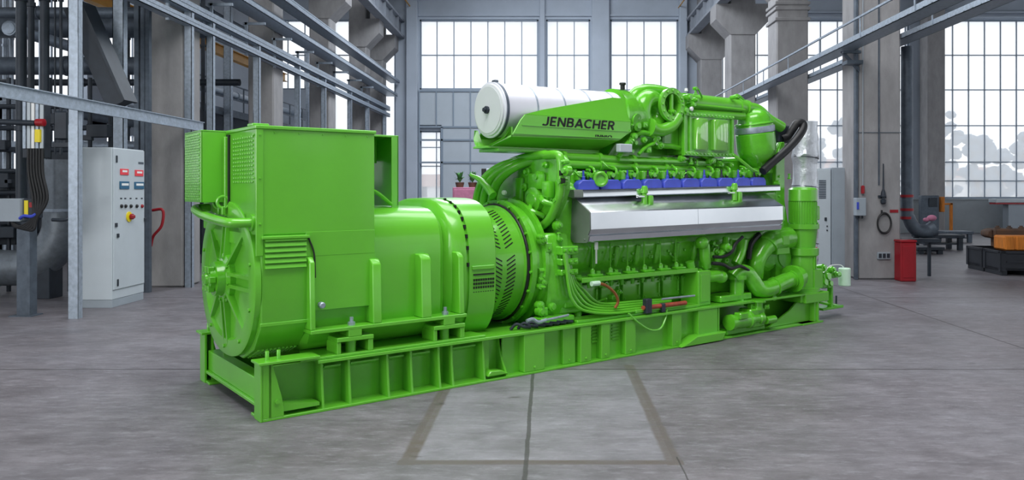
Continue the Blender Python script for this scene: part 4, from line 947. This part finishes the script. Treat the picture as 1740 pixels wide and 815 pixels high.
def tray(name, X, ratio, w, lab, y0=4.0, y1=36.3, side=.12, rungs=.3):
    z = EYE + ratio * abs(X); o = empty(name, (X, y0, z)); m = MB()
    m.box(-w / 2, -w / 2 + .015, 0, y1 - y0, 0, side); m.box(w / 2 - .015, w / 2, 0, y1 - y0, 0, side); m.box(-w / 2, w / 2, 0, y1 - y0, 0, .012)
    y = .2
    while y < y1 - y0: m.box(-w / 2, w / 2, y, y + .03, .012, .03); y += rungs
    m.build('tray', 'galv', o)
    c = MB()
    for i in range(5):
        x0 = -w / 2 + .06 + i * (w - .12) / 4; pts = [(x0 + rnd.uniform(-.03, .03), t * (y1 - y0) / 12, .05 + rnd.uniform(0, .05)) for t in range(13)]
        c.tube(pts, .022, 6, sub=2)
    c.build('cables', 'steel_dark', o); h = MB(); y = .5
    while y < y1 - y0: h.box(-w / 2 - .02, -w / 2, y, y + .03, 0, .45); y += 2.4
    h.box(-w / 2 - .03, -w / 2 + .01, 0, y1 - y0, .42, .46); h.build('guard_rail', 'galv', o)
    tag(o, lab, 'cable tray'); return o
tray('cable_tray', -7.15, .60, .5, 'upper galvanised cable tray running along the left columns above the rack')
tray('cable_tray', -7.0, .70, .4, 'highest galvanised tray on the left, close under the crane beam')
# right side trays: one on the near face of the column row, one behind it
for X, rt, lab in ((6.62, .468, 'right cable tray passing in front of the concrete columns'), (8.1, .415, 'right cable tray passing behind the near concrete column')):
    t = tray('cable_tray', X, rt, .42, lab, 6.0, 36.2)
for k in range(7):
    pass
m = MB(); m.box(6.55, 6.9, 17.2, 17.5, 4.75, 4.83); m.box(6.5, 6.9, 17.3, 17.36, 5.0, 5.06); m.prism([(6.5, 5.05), (6.9, 4.6), (6.9, 4.7), (6.55, 5.08)], 17.42, 17.48, 'v')
tag(m.build('tray_bracket', 'galv_dark'), 'steel bracket holding the front cable tray to the near right column', 'bracket')

# dark vertical pipes
for x0, x1, lab in ((28, 44, 'thick dark vertical pipe at the left edge'), (48, 58, 'dark vertical pipe right beside the thickest one'), (69, 83, 'dark vertical box channel between the pipes'), (92, 95, 'thin dark vertical conduit left of the first upright'), (101, 106, 'thin dark vertical conduit next to the first upright')):
    Y = 13.4 if x0 != 48 else 13.8; a = W(x0, 0, Y)[0]; b = W(x1, 0, Y)[0]; q = MB()
    q.lathe(((a + b) / 2, Y, 1.6 if x0 < 60 else 2.6), (0, 0, 1), [(0, (b - a) / 2), (10, (b - a) / 2)], 14)
    for zz in (3.0, 5.2, 7.0): q.lathe(((a + b) / 2, Y, zz), (0, 0, 1), [(0, (b - a) / 2 + .02), (.08, (b - a) / 2 + .02)], 14)
    tag(q.build('riser_pipe', 'steel_dark'), lab, 'pipe', 'dark riser pipes on the left')
# lagged pipes running across the aisle
for y, r_, Y, lab, mt in ((112, .20, 17.5, 'fat grey horizontal pipe crossing the left aisle', 'galv_dark'), (45, .28, 19.0, 'large grey horizontal duct high in the left aisle', 'galv_dark'), (22, .12, 16.5, 'thin horizontal pipe above the large duct at top left', 'galv_dark'),
                         (178, .10, 18.5, 'slim horizontal pipe below the fat grey pipe', 'galv'), (248, .12, 20.0, 'horizontal pipe low in the left aisle behind the cabinet', 'galv'), (140, .09, 21.0, 'slim horizontal pipe just below the fat grey pipe', 'steel_dark')):
    z = EYE + (HY - y) / FPX * Y; q = MB(); q.lathe((-16.8, Y, z), (1, 0, 0), [(0, r_), (8.6, r_)], 16)
    for k in range(5): q.lathe((-15.8 + k * 1.7, Y, z), (1, 0, 0), [(0, r_ + .025), (.06, r_ + .025)], 16)
    tag(q.build('aisle_pipe', mt), lab, 'pipe', 'horizontal pipes across the left aisle')
# more pipes running along the hall behind the columns
for X, rt, r_, lab, mt in ((-11.5, .30, .13, 'long grey pipe running down the left aisle below the ochre beam', 'galv'), (-10.331, .16, .10, 'lower long pipe running down the left aisle', 'galv_dark'), (-12.5, .52, .2, 'high long duct running down the left aisle', 'galv_dark'), (-9.858, .085, .09, 'lowest long pipe running down the left aisle', 'galv')):
    z = EYE + rt * abs(X); q = MB(); q.lathe((X, 16.8, z), (0, 1, 0), [(0, r_), (19.72, r_)], 14)
    for k in range(4): q.lathe((X, (16.82, 20.57, 24.87, 29.07)[k], z), (0, 1, 0), [(0, r_ + .03), (.08, r_ + .03)], 14)
    tag(q.build('aisle_pipe', mt), lab, 'pipe')
for X, rt, lab in ((-12.0, .41, 'ochre crane beam running down the left aisle'), (-13.6, .60, 'second ochre beam higher up in the left aisle')):
    z = EYE + rt * abs(X); q = MB(); q.box(X - .12, X + .12, 11, 36, z, z + .03); q.box(X - .12, X + .12, 11, 36, z + .33, z + .36); q.box(X - .015, X + .015, 11, 36, z + .03, z + .33)
    tag(q.build('monorail_beam', 'crane'), lab, 'beam')
for k, (X, Y) in enumerate(((-9.3, 17.0), (-9.3, 19.55), (-9.4, 21.5), (-10.9, 17.0), (-10.9, 20.5), (-10.8, 18.05), (-13.05, 17.0), (-13.05, 19.55), (-13.95, 18.05), (-13.95, 20.5), (-14.8, 17.0), (-14.8, 21.5), (-15.6, 19.55), (-16.2, 17.0), (-9.3, 25.5), (-9.2, 30.2))):
    r_ = .035 + .012 * (k % 4); q = MB(); q.lathe((X, Y, 0), (0, 0, 1), [(0, r_), (7.5 + k % 3, r_)], 8)
    for zz in (1.5, 3.6, 5.9): q.lathe((X, Y, zz), (0, 0, 1), [(0, r_ + .02), (.06, r_ + .02)], 8)
    tag(q.build('standpipe', 'galv' if k % 2 else 'steel_dark'), 'slim vertical pipe among the steelwork of the left aisle', 'pipe', 'slim standpipes in the left aisle')
# second row of aisle posts and platforms behind the rack
for k, (X, Y) in enumerate(((-10.2, 16.75), (-10.2, 20.5), (-10.2, 24.8), (-10.2, 29), (-13.4, 18.0), (-13.4, 22), (-13.4, 27))):
    q = MB(); chan(q, X, Y, .22, .2, 0, 8.4)
    tag(q.build('aisle_post', 'galv' if k < 4 else 'galv_dark'), 'grey steel post standing in the aisle behind the left columns', 'post', 'steel posts in the left aisle')
q = MB(); q.box(-13.18, -10.2, 22, 36, 4.35, 4.45); q.box(-10.4, -10.3, 22, 36, 4.35, 4.6)
for zz in (4.95, 5.4): q.box(-10.36, -10.32, 22, 36, zz, zz + .04)
y = 22.0
while y < 36: q.box(-10.36, -10.32, y, y + .04, 4.45, 5.42); y += 1.6
tag(q.build('platform', 'galv_dark'), 'grey walkway platform with railing above the left aisle', 'platform')
q = MB()
for k in range(4): q.box(-15.5 + k * 1.25, -14.6 + k * 1.25, 23.0, 24.0, .0, 1.7 + (k % 3) * .4, .03)
q.box(-16, -10.5, 24.4, 24.5, 0, 3.2)
tag(q.build('switchgear', 'steel_dark'), 'row of dark equipment cabinets deep in the left aisle', 'cabinet')
# diagonal brace
a = W(122, 10, 13.9); b = W(196, 178, 13.9); dv = Vector((b[0] - a[0], 0, b[1] - a[1])); q = MB()
n_ = Vector((-dv.z, 0, dv.x)).normalized() * .16
q.prism([(a[0] + n_.x, a[1] + n_.z), (b[0] + n_.x, b[1] + n_.z), (b[0] - n_.x, b[1] - n_.z), (a[0] - n_.x, a[1] - n_.z)], 13.9, 14.2, 'v')
q.prism([(a[0] + n_.x * 1.3, a[1] + n_.z * 1.3), (b[0] + n_.x * 1.3, b[1] + n_.z * 1.3), (b[0] + n_.x, b[1] + n_.z), (a[0] + n_.x, a[1] + n_.z)], 13.85, 14.3, 'v')
tag(q.build('diagonal_brace', 'steel_dark'), 'dark diagonal steel brace between the first two uprights at upper left', 'brace')
# cabinets behind column channel bundle
q = MB()
for k, x in enumerate((232, 243, 250)):
    X, _ = W(x, 0, 15.4); q.box(X, X + .09, 15.3, 15.4, 0, 9.5)
tag(q.build('conduit_bundle', 'galv_dark'), 'bundle of grey vertical conduits beside the first left column', 'conduit')
# the big duct bend
Yd = 14.6; q = MB(); z0 = EYE + (HY - 455) / FPX * Yd; X1 = W(50, 0, Yd)[0]
pts = [(-11.5, Yd, z0), (X1 - .5, Yd, z0), (X1, Yd, z0 + .03), (X1 + .35, Yd, z0 + .25), (X1 + .58, Yd, z0 + .62), (X1 + .62, Yd, z0 + 1.0), (X1 + .62, Yd, z0 + 2.0)]
q.tube(pts, .33, 24, sub=6)
DU = q.build('ventilation_duct', 'duct'); tag(DU, 'large galvanised duct bending upward behind the steel post at left', 'duct')
q = MB()
for k, p in enumerate(((X1 - .6, z0, 0), (X1 - 1.4, z0, 0))): q.lathe((p[0], Yd, p[1]), (1, 0, 0), [(0, .345), (.05, .345)], 24)
q.lathe((X1 + .62, Yd, z0 + 1.05), (0, 0, 1), [(0, .345), (.05, .345)], 24); q.build('duct_flange', 'galv', DU)
q = MB(); q.box(X1 + .1, X1 + .5, Yd - .2, Yd + .2, 0, z0 + .02, .01); q.build('support', 'steel_dark', DU)

# post with the wiring box
Yp = 12.45; X = W(28, 0, Yp)[0]; q = MB(); q.box(X, X + .21, Yp, Yp + .16, 0, 1.5, .004); q.box(X + .17, X + .215, Yp - .01, Yp + .17, 0, 1.5); q.box(X - .08, X + .28, Yp - .08, Yp + .22, 0, .015)
tag(q.build('support_post', 'galv_dark'), 'short grey steel post carrying the wiring box at the left edge', 'post')
PB = tag(empty('wiring_box', (X, Yp, 1.5)), 'grey wiring box with looped black cables on the short post at left', 'wiring box')
q = MB(); q.box(-.28, .14, -.1, .15, 0, .36, .012); q.box(-.27, .13, -.11, -.1, 0, .34, .004); q.build('enclosure', 'cab_dark', PB)
q = MB(); q.box(.14, .34, -.05, .13, .05, .36, .01); q.build('side_box', 'steel_dark', PB); q = MB(); q.box(.16, .22, -.06, -.045, .1, .33); q.build('label_plate', 'yellow', PB)
q = MB(); q.box(.24, .34, -.065, -.05, .22, .30); q.build('switch', 'red', PB); q = MB(); q.tube([(.12, -.1, .05), (.2, -.12, .09), (.3, -.1, .08), (.36, -.08, .12)], .025, 8); q.build('blue_pipe', 'blue', PB)
for k in range(6):
    q = MB(); x0 = .2 + k * .045; q.tube([(x0, -.02, 1.15), (x0 + .02, -.04, .75), (x0 + .10, -.06, .35), (x0 + .10 - .03 * k, -.08, .05), (x0 - .12, -.09, -.09 - .01 * k), (-.02, -.08, -.02)], .022, 8); q.build('cable', 'black', PB)
q = MB(); q.box(.06, .42, .05, .2, 1.0, 1.95, .01); q.build('terminal_rack', 'steel_dark', PB)
for k in range(5):
    q = MB(); q.box(.08 + k * .068, .13 + k * .068, .02, .05, 1.15, 1.92, .004); q.build('terminal_block', ('galv', 'cab', 'white', 'galv', 'cab')[k], PB)
q = MB(); q.box(.3, .38, -.02, .03, 1.25, 1.45); q.build('terminal_block', 'yellow', PB); q = MB(); q.tube([(-.5, 0, 1.58), (.3, 0, 1.55)], .045, 12, smooth=False); q.build('cross_pipe', 'steel_dark', PB)
q = MB(); q.lathe((.32, -.0, 1.56), (1, 0, 0), [(0, .06), (.12, .06), (.13, .03)], 12); q.build('red_fitting', 'red', PB); q = MB(); q.lathe((-.45, 0, 1.58), (1, 0, 0), [(0, .07), (.1, .07)], 12); q.build('red_fitting', 'red', PB)
q = MB(); q.box(.52, .74, .1, .3, 1.3, 1.75, .02); q.box(.5, .8, .1, .3, 1.18, 1.25); q.tube([(.75, .2, 1.2), (.76, .2, .4), (.74, .18, .1), (.7, .12, .02), (.5, .1, .02)], .028, 8); q.ball((.76, .2, .42), .075); q.build('isolator', 'steel_dark', PB)
# dark machinery mass behind the wiring box
q = MB()
for k in range(22):
    x = rnd.uniform(-11.4, -8.6); z = rnd.uniform(1.0, 3.6); w = rnd.uniform(.06, .25); q.box(x - w, x + w, 15.2, 15.2 + w, z - w * .6, z + w * .6, .01)
for k in range(7): q.lathe((-11.6, 15.35, 1.1 + k * .42), (1, 0, 0), [(0, .05), (3.1, .05)], 10)
for k in range(8): q.lathe((-11.4 + k * .4, 15.5, 0), (0, 0, 1), [(0, .04), (4.2, .04)], 8)
q.box(-11.6, -8.9, 15.7, 16.3, .9, 2.1, .02)
tag(q.build('valve_station', 'steel_dark'), 'dark bank of valves and small pipes behind the wiring box at the left edge', 'valve station')

# control cabinet
Yc = 13.31; x0, x1 = -7.88, -7.36; CB = tag(empty('control_cabinet', (x0, Yc, 0)), 'tall pale grey control cabinet with red lamps and a yellow switch by the left column', 'control cabinet')
wd_, dp, ht = x1 - x0, 1.06, 2.715
MB().box(0, wd_, 0, dp, .13, ht, .012).build('body', 'cab', CB); MB().box(.005, wd_ - .005, .01, dp - .01, 0, .13, .004).build('plinth', 'cab_dark', CB)
MB().box(wd_, wd_ + .018, .02, dp - .02, .30, ht - .015, .006).build('door', 'cab', CB)
def cf(px, py):                                   # photo point on the cabinet door -> local y, z
    Y = (x1 + .02) * FPX / (px - CX); return Y - Yc, EYE + (HY - py) / FPX * Y
xs_ = wd_ + .018
for a, b in (((204, 297), (218, 287)), ((229, 299), (243, 289))):
    y0, z0 = cf(*a); y1, z1 = cf(*b); q = MB(); q.box(xs_, xs_ + .012, y0, y1, z0, z1, .004); I = q.build('indicator', 'red_label', CB); q = MB(); q.box(xs_ + .012, xs_ + .014, y0 + .06, y1 - .05, (z0 + z1) / 2 - .005, (z0 + z1) / 2 + .03); q.build('legend', 'white', I)
for a, b in (((203, 321), (219, 308)), ((228, 321), (244, 309))):
    y0, z0 = cf(*a); y1, z1 = cf(*b); q = MB(); q.box(xs_, xs_ + .014, y0, y1, z0, z1, .004); I = q.build('display', 'teal', CB); q = MB(); q.box(xs_ + .014, xs_ + .016, y0 + .05, y1 - .03, z0 + .06, z0 + .10); q.build('readout', 'white', I)
for px in (206, 213, 222, 232, 241):
    y, z = cf(px, 350); q = MB(); q.lathe((xs_, y, z), (1, 0, 0), [(0, .032), (.02, .032), (.03, .022)], 14); q.build('push_button', 'red' if px > 240 else 'black', CB)
    y, z = cf(px, 337); q = MB(); q.box(xs_, xs_ + .003, y - .03, y + .03, z - .012, z + .012); q.build('legend', 'steel_dark', CB)
y, z = cf(219, 368); q = MB(); q.lathe((xs_, y, z), (1, 0, 0), [(0, .09), (.015, .09)], 24); I = q.build('main_switch', 'yellow', CB)
q = MB(); q.box(xs_ + .015, xs_ + .07, y - .02, y + .1, z - .03, z + .03, .01); q.lathe((xs_ + .015, y + .04, z), (1, 0, 0), [(0, .05), (.04, .05)], 14); q.build('handle', 'red', I)
for a in ((198, 270), (200, 480)):
    y, z = cf(*a); q = MB(); q.box(xs_, xs_ + .015, y - .02, y + .02, z - .06, z + .06, .004); q.build('hinge', 'steel_dark', CB)
for a in ((246, 373), (197, 382), (200, 400)):
    y, z = cf(*a); q = MB(); q.box(xs_, xs_ + .02, y - .03, y + .03, z - .035, z + .035, .005); q.build('lock', 'steel_dark', CB)
y, z = cf(240, 277); q = MB(); q.box(xs_, xs_ + .003, y - .1, y + .08, z - .02, z + .02); q.build('nameplate', 'galv_dark', CB)
# hose on the left column
a = W(258, 357, 15.55); b = W(276, 357, 15.55); c_ = W(256, 418, 15.55); q = MB(); q.tube([(a[0], 15.56, a[1]), (b[0], 15.56, b[1]), (b[0] - .01, 15.54, b[1] - .3), (c_[0] + .06, 15.54, c_[1] + .2), (c_[0], 15.56, c_[1])], .028, 8)
tag(q.build('air_hose', 'red'), 'dark red hose hanging on the left column behind the control cabinet', 'hose')

# ================================================================== right side
def gp2(x, y): Y = EYE * FPX / (y - HY); return (x - CX) / FPX * Y, Y
GC_ = tag(empty('switch_cabinet', (0, 18.3, 0)), 'double grey switch cabinet with a vented door left of the near right column', 'cabinet')
Y = 18.3; xa, xb, xc = W(1386, 0, Y)[0], W(1413, 0, Y)[0], W(1456, 0, Y)[0]; zt = W(0, 286, Y)[1]
MB().box(xa, xb - .01, 0, .6, .06, zt, .01).build('body', 'cab', GC_); MB().box(xb, xc, -.02, .6, .06, zt + .02, .01).build('body', 'cab_dark', GC_); MB().box(xa + .01, xc - .01, .02, .58, 0, .06).build('plinth', 'steel_dark', GC_)
q = MB(); q.box(xa + .02, xb - .03, -.015, 0, .12, zt - .04, .004); D_ = q.build('door', 'cab', GC_); q = MB()
a = W(1391, 337, Y); b = W(1403, 304, Y)
for k in range(11): q.box(a[0], b[0], -.022, -.012, a[1] + k * .04, a[1] + k * .04 + .025)
q.build('vent', 'galv_dark', D_); q = MB(); a = W(1402, 372, Y); q.box(a[0] - .02, a[0] + .03, -.04, -.012, a[1] - .04, a[1] + .04, .006)
for py in (384, 391): a = W(1405, py, Y); q.lathe((a[0], -.012, a[1]), (0, -1, 0), [(0, .02), (.02, .015)], 10)
q.build('handle', 'steel_dark', D_); q = MB(); q.box(xb + .03, xc - .03, -.035, -.02, .12, zt - .03, .004); q.build('door', 'cab_dark', GC_)
# items on the near right column
Yc2 = 17.5
a = W(1450, 366, Yc2); b = W(1467, 336, Yc2); SB = tag(MB().box(a[0], b[0], Yc2 - .16, Yc2, a[1], b[1], .01).build('switch_box', 'cab_dark'), 'small grey switch box on the left edge of the near right column', 'switch box')
SB.location.y = 0; q = MB(); q.box(a[0] + .01, a[0] + .06, Yc2 - .175, Yc2 - .16, a[1] + .14, a[1] + .3, .004); q.build('switch', 'blue', SB)
for k in range(3): q = MB(); q.lathe((a[0] + .03 + k * .07, Yc2 - .08, a[1] - .06), (0, 0, 1), [(0, .02), (.07, .02)], 8); q.build('cable_gland', 'steel_dark', SB)
a = W(1465, 324, Yc2); q = MB(); q.lathe((a[0], Yc2 - .04, a[1] - .06), (0, 0, 1), [(0, .04), (.16, .04), (.18, .012)], 10); PS = tag(q.build('plug_socket', 'red'), 'small red plug above the grey switch box on the column', 'plug'); MB().lathe((a[0], Yc2 - .04, a[1] + .12), (0, 0, 1), [(0, .012), (6, .012)], 8).build('cord', 'cab_dark', PS)
a = W(1499, 330, Yc2); q = MB(); q.lathe((a[0], Yc2 - .06, a[1] - .22), (0, 0, 1), [(0, .03), (.03, .06), (.1, .06), (.11, .035), (.16, .035), (.17, .06), (.26, .05), (.34, .02), (.9, .012)], 12); q.box(a[0] - .1, a[0] + .08, Yc2 - .04, Yc2, a[1] - .08, a[1] - .02, .008)
HG = tag(q.build('hanging_socket', 'steel_dark'), 'dark hanging power socket with a looped cable on the column face', 'socket')
q = MB(); c_ = W(1501, 379, Yc2); q.torus((c_[0], Yc2 - .05, c_[1]), (0, 1, 0), .22, .028, 32, 8, sx=.68); q.tube([(a[0] - .03, Yc2 - .05, a[1] - .35), (c_[0] - .06, Yc2 - .05, c_[1] + .22)], .02, 6); q.build('cable', 'black', HG)
a = W(1512, 361, Yc2); b = W(1526, 356, Yc2); tag(MB().box(a[0], b[0], Yc2 - .012, Yc2, a[1], b[1]).build('warning_plate', 'red'), 'small red plate on the column right of the cable loop', 'plate')
a = W(1490, 440, Yc2); b = W(1512, 428, Yc2); q = MB(); q.box(a[0], b[0], Yc2 - .05, Yc2, a[1], b[1], .008)
SO = tag(q.build('wall_socket', 'cab_dark'), 'grey wall socket strip low on the near right column', 'socket'); q = MB()
for k in range(3): q.box(a[0] + .02 + k * .09, a[0] + .085 + k * .09, Yc2 - .06, Yc2 - .045, a[1] + .03, b[1] - .03, .004)
q.build('outlet', 'steel_dark', SO)
# grey down duct with bend, red bin
Yd2 = 18.2; X = W(1541, 0, Yd2)[0]; z0 = W(0, 395, Yd2)[1]; q = MB(); q.tube([(X, Yd2, 5.3), (X, Yd2, z0 + .75), (X + .04, Yd2, z0 + .35), (X + .2, Yd2, z0 + .08), (X + .45, Yd2, z0 + .03), (X + .62, Yd2, z0 + .09)], [.13, .13, .14, .15, .16, .18], 20, sub=6)
DN = tag(q.build('down_duct', 'galv_dark'), 'grey vertical duct with a bent foot right of the near column above the red bin', 'duct')
for py in (335, 358, 372): zz = W(0, py, Yd2)[1]; MB().lathe((X, Yd2, zz), (0, 0, 1), [(0, .145), (.06, .145)], 20).build('red_band', 'red', DN)
q = MB(); q.box(X - .2, X + .7, Yd2 - .2, Yd2 + .2, z0 - .22, z0 - .14, .01); q.build('shelf', 'steel_dark', DN)
for dx in (0,):
    q = MB(); q.box(X + .5, X + .56, Yd2, Yd2 + .06, 0, z0 - .2); q.build('leg', 'steel_dark', DN)
q = MB(); q.ball((X + .55, Yd2 - .05, z0 + .34), .09, 1.2, 1, .8); q.ball((X + .42, Yd2 - .05, z0 + .30), .06, 1.2, 1, .8); tag(q.build('cleaning_rag', 'pink'), 'crumpled pink rag lying on the bent foot of the grey duct', 'rag')
a = W(1531, 476, 17.1); b = W(1558, 408, 17.1); q = MB(); q.box(a[0], b[0], 17.11, 17.44, 0, b[1] - .05, .02); q.box(a[0] - .01, b[0] + .01, 17.1, 17.45, b[1] - .05, b[1], .015)
q.box(a[0] + .05, b[0] - .05, 17.098, 17.12, .08, b[1] - .12, .01); tag(q.build('waste_bin', 'red'), 'tall narrow red bin beside the near right column', 'bin')
# black pallet boxes with castings
ang = R(-5)
def crate(px, py, w, d, h, lab):
    X, Y = gp2(px, py); o = tag(empty('pallet_box', (X, Y, 0), ang), lab, 'pallet box', 'black pallet boxes on the right')
    m = MB(); t = .05
    m.box(0, w, 0, t, .12, h, .01); m.box(0, w, d - t, d, .12, h, .01); m.box(0, t, 0, d, .12, h, .01); m.box(w - t, w, 0, d, .12, h, .01); m.box(0, w, 0, d, .12, .17)
    m.box(-.02, w + .02, -.02, t, h - .07, h, .01); m.box(-.02, t, -.02, d, h - .07, h, .01); m.box(w - t, w + .02, 0, d, h - .07, h, .01); m.box(0, w, d - t, d + .02, h - .07, h, .01)
    for k in (0, w - .1): m.box(k, k + .1, -.02, 0, .1, h); m.box(k, k + .1, d, d + .02, .1, h)
    for k in (0, d - .1): m.box(-.02, 0, k, k + .1, .1, h); m.box(w, w + .02, k, k + .1, .1, h)
    m.box(.12, w - .12, -.018, 0, .3, .34); m.build('body', 'bin', o)
    for k in (.02, w / 2 - .06, w - .14): q = MB(); q.box(k, k + .12, 0, d, 0, .12, .01); q.build('runner', 'bin', o)
    return o
B1 = crate(1701, 468, 1.2, .86, .575, 'black plastic pallet box at the front corner of the group on the right')
ux, uy = math.cos(ang), math.sin(ang)
bx0, by0 = B1.location.x, B1.location.y
def nb(du, dv, lab):
    o = crate(1701, 468, 1.2, .86, .575, lab); o.location = (bx0 + ux * du - uy * dv, by0 + uy * du + ux * dv, 0); return o
nb(-1.02, 0, 'black plastic pallet box at the left end of the group, behind the front corner box') if False else None
nb(0, .93, 'black plastic pallet box behind the front corner one, farthest left'); nb(1.27, 0, 'black plastic pallet box beside the front corner one, cut by the right edge'); nb(1.27, .93, 'black plastic pallet box at the rear right of the group, mostly hidden')
rz = ang
def put(name, m, lab, cat, mt, du, dv, z):
    o = tag(m.build(name, mt), lab, cat); o.location = (bx0 + ux * du - uy * dv, by0 + uy * du + ux * dv, z); o.rotation_euler = (0, 0, rz); return o
m = MB(); m.box(0, 1.5, 0, .55, 0, .34, .04)
for k in range(6): m.box(.02 + k * .25, .22 + k * .25, -.02, .57, .01, .33, .02)
put('timber_block', m, 'orange brown timber block lying on the black boxes at the right edge', 'timber', 'orange', .12, .1, .575)
m = MB(); m.box(0, 1.3, 0, .5, .22, .46, .04); m.box(.1, .3, .1, .4, 0, .25, .02); m.box(.95, 1.2, .1, .4, 0, .25, .02); m.prism([(-.12, .28), (0, .22), (0, .46), (-.12, .40)], .05, .45, 'v', .02)
for k in range(4): m.lathe((.2 + k * .28, .25, .46), (0, 0, 1), [(0, .07), (.03, .07), (.04, .04), (.07, .04)], 12)
put('casting', m, 'dark rusty casting on legs standing on the rear black boxes', 'casting', 'rust', .32, 1.05, .575)
# bench and stock by the back wall
for i, (x0_, x1_, yb, h, lab) in enumerate(((1570, 1640, 425, .5, 'low dark steel bench by the back wall left of the black boxes'), (1560, 1606, 432, .22, 'flat dark pallet on the floor beside the red bin'), (1608, 1655, 412, .42, 'low grey rack against the back wall behind the black boxes'))):
    Xa, Y = gp2(x0_, yb); Xb, _ = gp2(x1_, yb); q = MB(); q.box(Xa, Xb, Y, Y + .9, h - .1, h, .01)
    for xx in (Xa + .05, Xb - .2):
        for yy in (Y + .03, Y + .75): q.box(xx, xx + .15, yy, yy + .12, 0, h - .1)
    q.box(Xa + .1, Xb - .1, Y + .1, Y + .8, h * .35, h * .45); tag(q.build(('bench', 'pallet', 'storage_rack')[i], ('steel_dark', 'steel_dark', 'galv_dark')[i]), lab, ('bench', 'pallet', 'rack')[i])
Y = 35.3; a = W(1692, 345, Y); b = W(1800, 338, Y); q = MB(); q.box(a[0], b[0], Y, Y + .5, a[1] - .05, a[1] + .02); SH = tag(q.build('red_edged_bench', 'red'), 'workbench with a bright red front edge by the back wall at right', 'bench')
q = MB(); q.box(a[0], b[0], Y - .02, Y + .6, a[1] + .02, a[1] + .2, .02); q.build('top', 'cab', SH); q = MB(); q.box(a[0] + .6, b[0], Y + .05, Y + .5, 0, a[1] - .05); q.build('cabinet', 'cab_dark', SH)
Y = 34.0; a = W(1566, 355, Y); b = W(1596, 332, Y); q = MB(); q.box(a[0], b[0], Y, Y + .3, a[1] - .9, b[1], .02); SC = tag(q.build('machine_box', 'galv_dark'), 'grey machine box at the foot of the far column by the back wall', 'machine'); q = MB(); q.box(a[0] + .3, b[0] - .1, Y - .05, Y, a[1] + .1, b[1] - .1, .01); q.build('panel', 'steel_dark', SC)
q = MB(); q.box(a[0], b[0], Y + .05, Y + .3, 0, a[1] - .9); q.build('stand', 'steel_dark', SC)
a = W(1599, 350, Y); b = W(1618, 340, Y); q = MB(); q.box(a[0], a[0] + .12, Y - .1, Y + .2, a[1] - .25, b[1] + .15, .02); q.box(a[0], b[0], Y - .05, Y + .05, b[1] - .2, b[1] - .12, .01); q.box(b[0] - .1, b[0], Y - .05, Y + .05, 0, b[1] - .12)
tag(q.build('orange_jib', 'orange'), 'small orange jib arm beside the far column', 'jib')
# tall foil wrapped pipe behind the engine
Y = 14.9; X = W(1368, 0, Y)[0]; q = MB(); prof_ = [(0, .25)]; z = 0
while z < 3.1: z += .12; prof_.append((z, .235 + rnd.uniform(-.02, .02)))
prof_.append((3.28, .23)); q.loft([[(X + (r_ + rnd.uniform(-.014, .014)) * math.cos(k * math.pi / 14), Y + (r_ + rnd.uniform(-.014, .014)) * math.sin(k * math.pi / 14), z + (rnd.uniform(-.04, .04) if 0 < z < 3.2 else 0)) for k in range(28)] for z, r_ in prof_])
FO = tag(q.build('insulated_pipe', 'foil'), 'tall pipe wrapped in crumpled silver foil standing behind the pump end', 'pipe')
q = MB()
for zz in (1.0, 2.05, 2.6): q.torus((X, Y, zz), (.1, .05, 1), .245, .008, 24, 6)
q.build('wire_tie', 'steel_dark', FO)
# pallet with pink crate, green plants and blue machine beyond the alternator
Y = 29.0
def bgbox(name, x0_, x1_, yt, yb, mt, lab, cat, d=.7, z0=None):
    a = W(x0_, yb, Y); b = W(x1_, yt, Y); z_ = a[1] if z0 is None else z0; q = MB(); q.box(a[0], b[0], Y, Y + d, z_, b[1], .02); q.box(a[0] + .05, b[0] - .05, Y - .02, Y, z_ + .1, b[1] - .08, .01)
    return tag(q.build(name, mt), lab, cat)
bgbox('crate', 769, 812, 318, 380, 'pink', 'faded pink crate far behind the alternator', 'crate', .9, 0)
bgbox('plinth', 812, 860, 309, 380, 'steel_dark', 'dark plinth under the blue machine far behind the engine', 'plinth', .9, 0)
bx_ = bgbox('blue_machine', 826, 848, 292, 309, 'blue', 'small blue machine on a dark plinth far behind the engine', 'machine', .5); a = W(818, 309, Y); b = W(826, 286, Y); MB().box(a[0], b[0], Y, Y + .5, a[1], b[1], .02).build('cover', 'black', bx_)
a = W(826, 292, Y); b = W(850, 286, Y); MB().box(a[0], b[0], Y, Y + .5, a[1], b[1], .02).build('lid', 'cab', bx_)
for px, lab in ((779, 'leafy green plant on the pink crate, left of the two'), (801, 'leafy green plant on the pink crate, right of the two')):
    a = W(px, 318, Y); o = tag(empty('potted_plant', (a[0], Y + .45, a[1])), lab, 'plant'); MB().lathe((0, 0, 0), (0, 0, 1), [(0, .13), (.18, .17), (.19, .15)], 14).build('pot', 'rust', o); q = MB()
    for k in range(40):
        t = rnd.uniform(0, 6.28); e = rnd.uniform(.08, .22); h = rnd.uniform(.1, .45); p = Vector((0, 0, .17)); tip = Vector((e * math.cos(t), e * math.sin(t), .17 + h)); n_ = Vector((-math.sin(t), math.cos(t), 0)) * .06
        m_ = (p + tip) / 2 + Vector((0, 0, .08)); q.loft([[tuple(p), tuple(p + Vector((0, 0, .01)))], [tuple(m_ - n_), tuple(m_ + n_)], [tuple(tip), tuple(tip + Vector((0, 0, .01)))]], cap=False, closed=False)
    q.build('leaves', 'leaf', o)
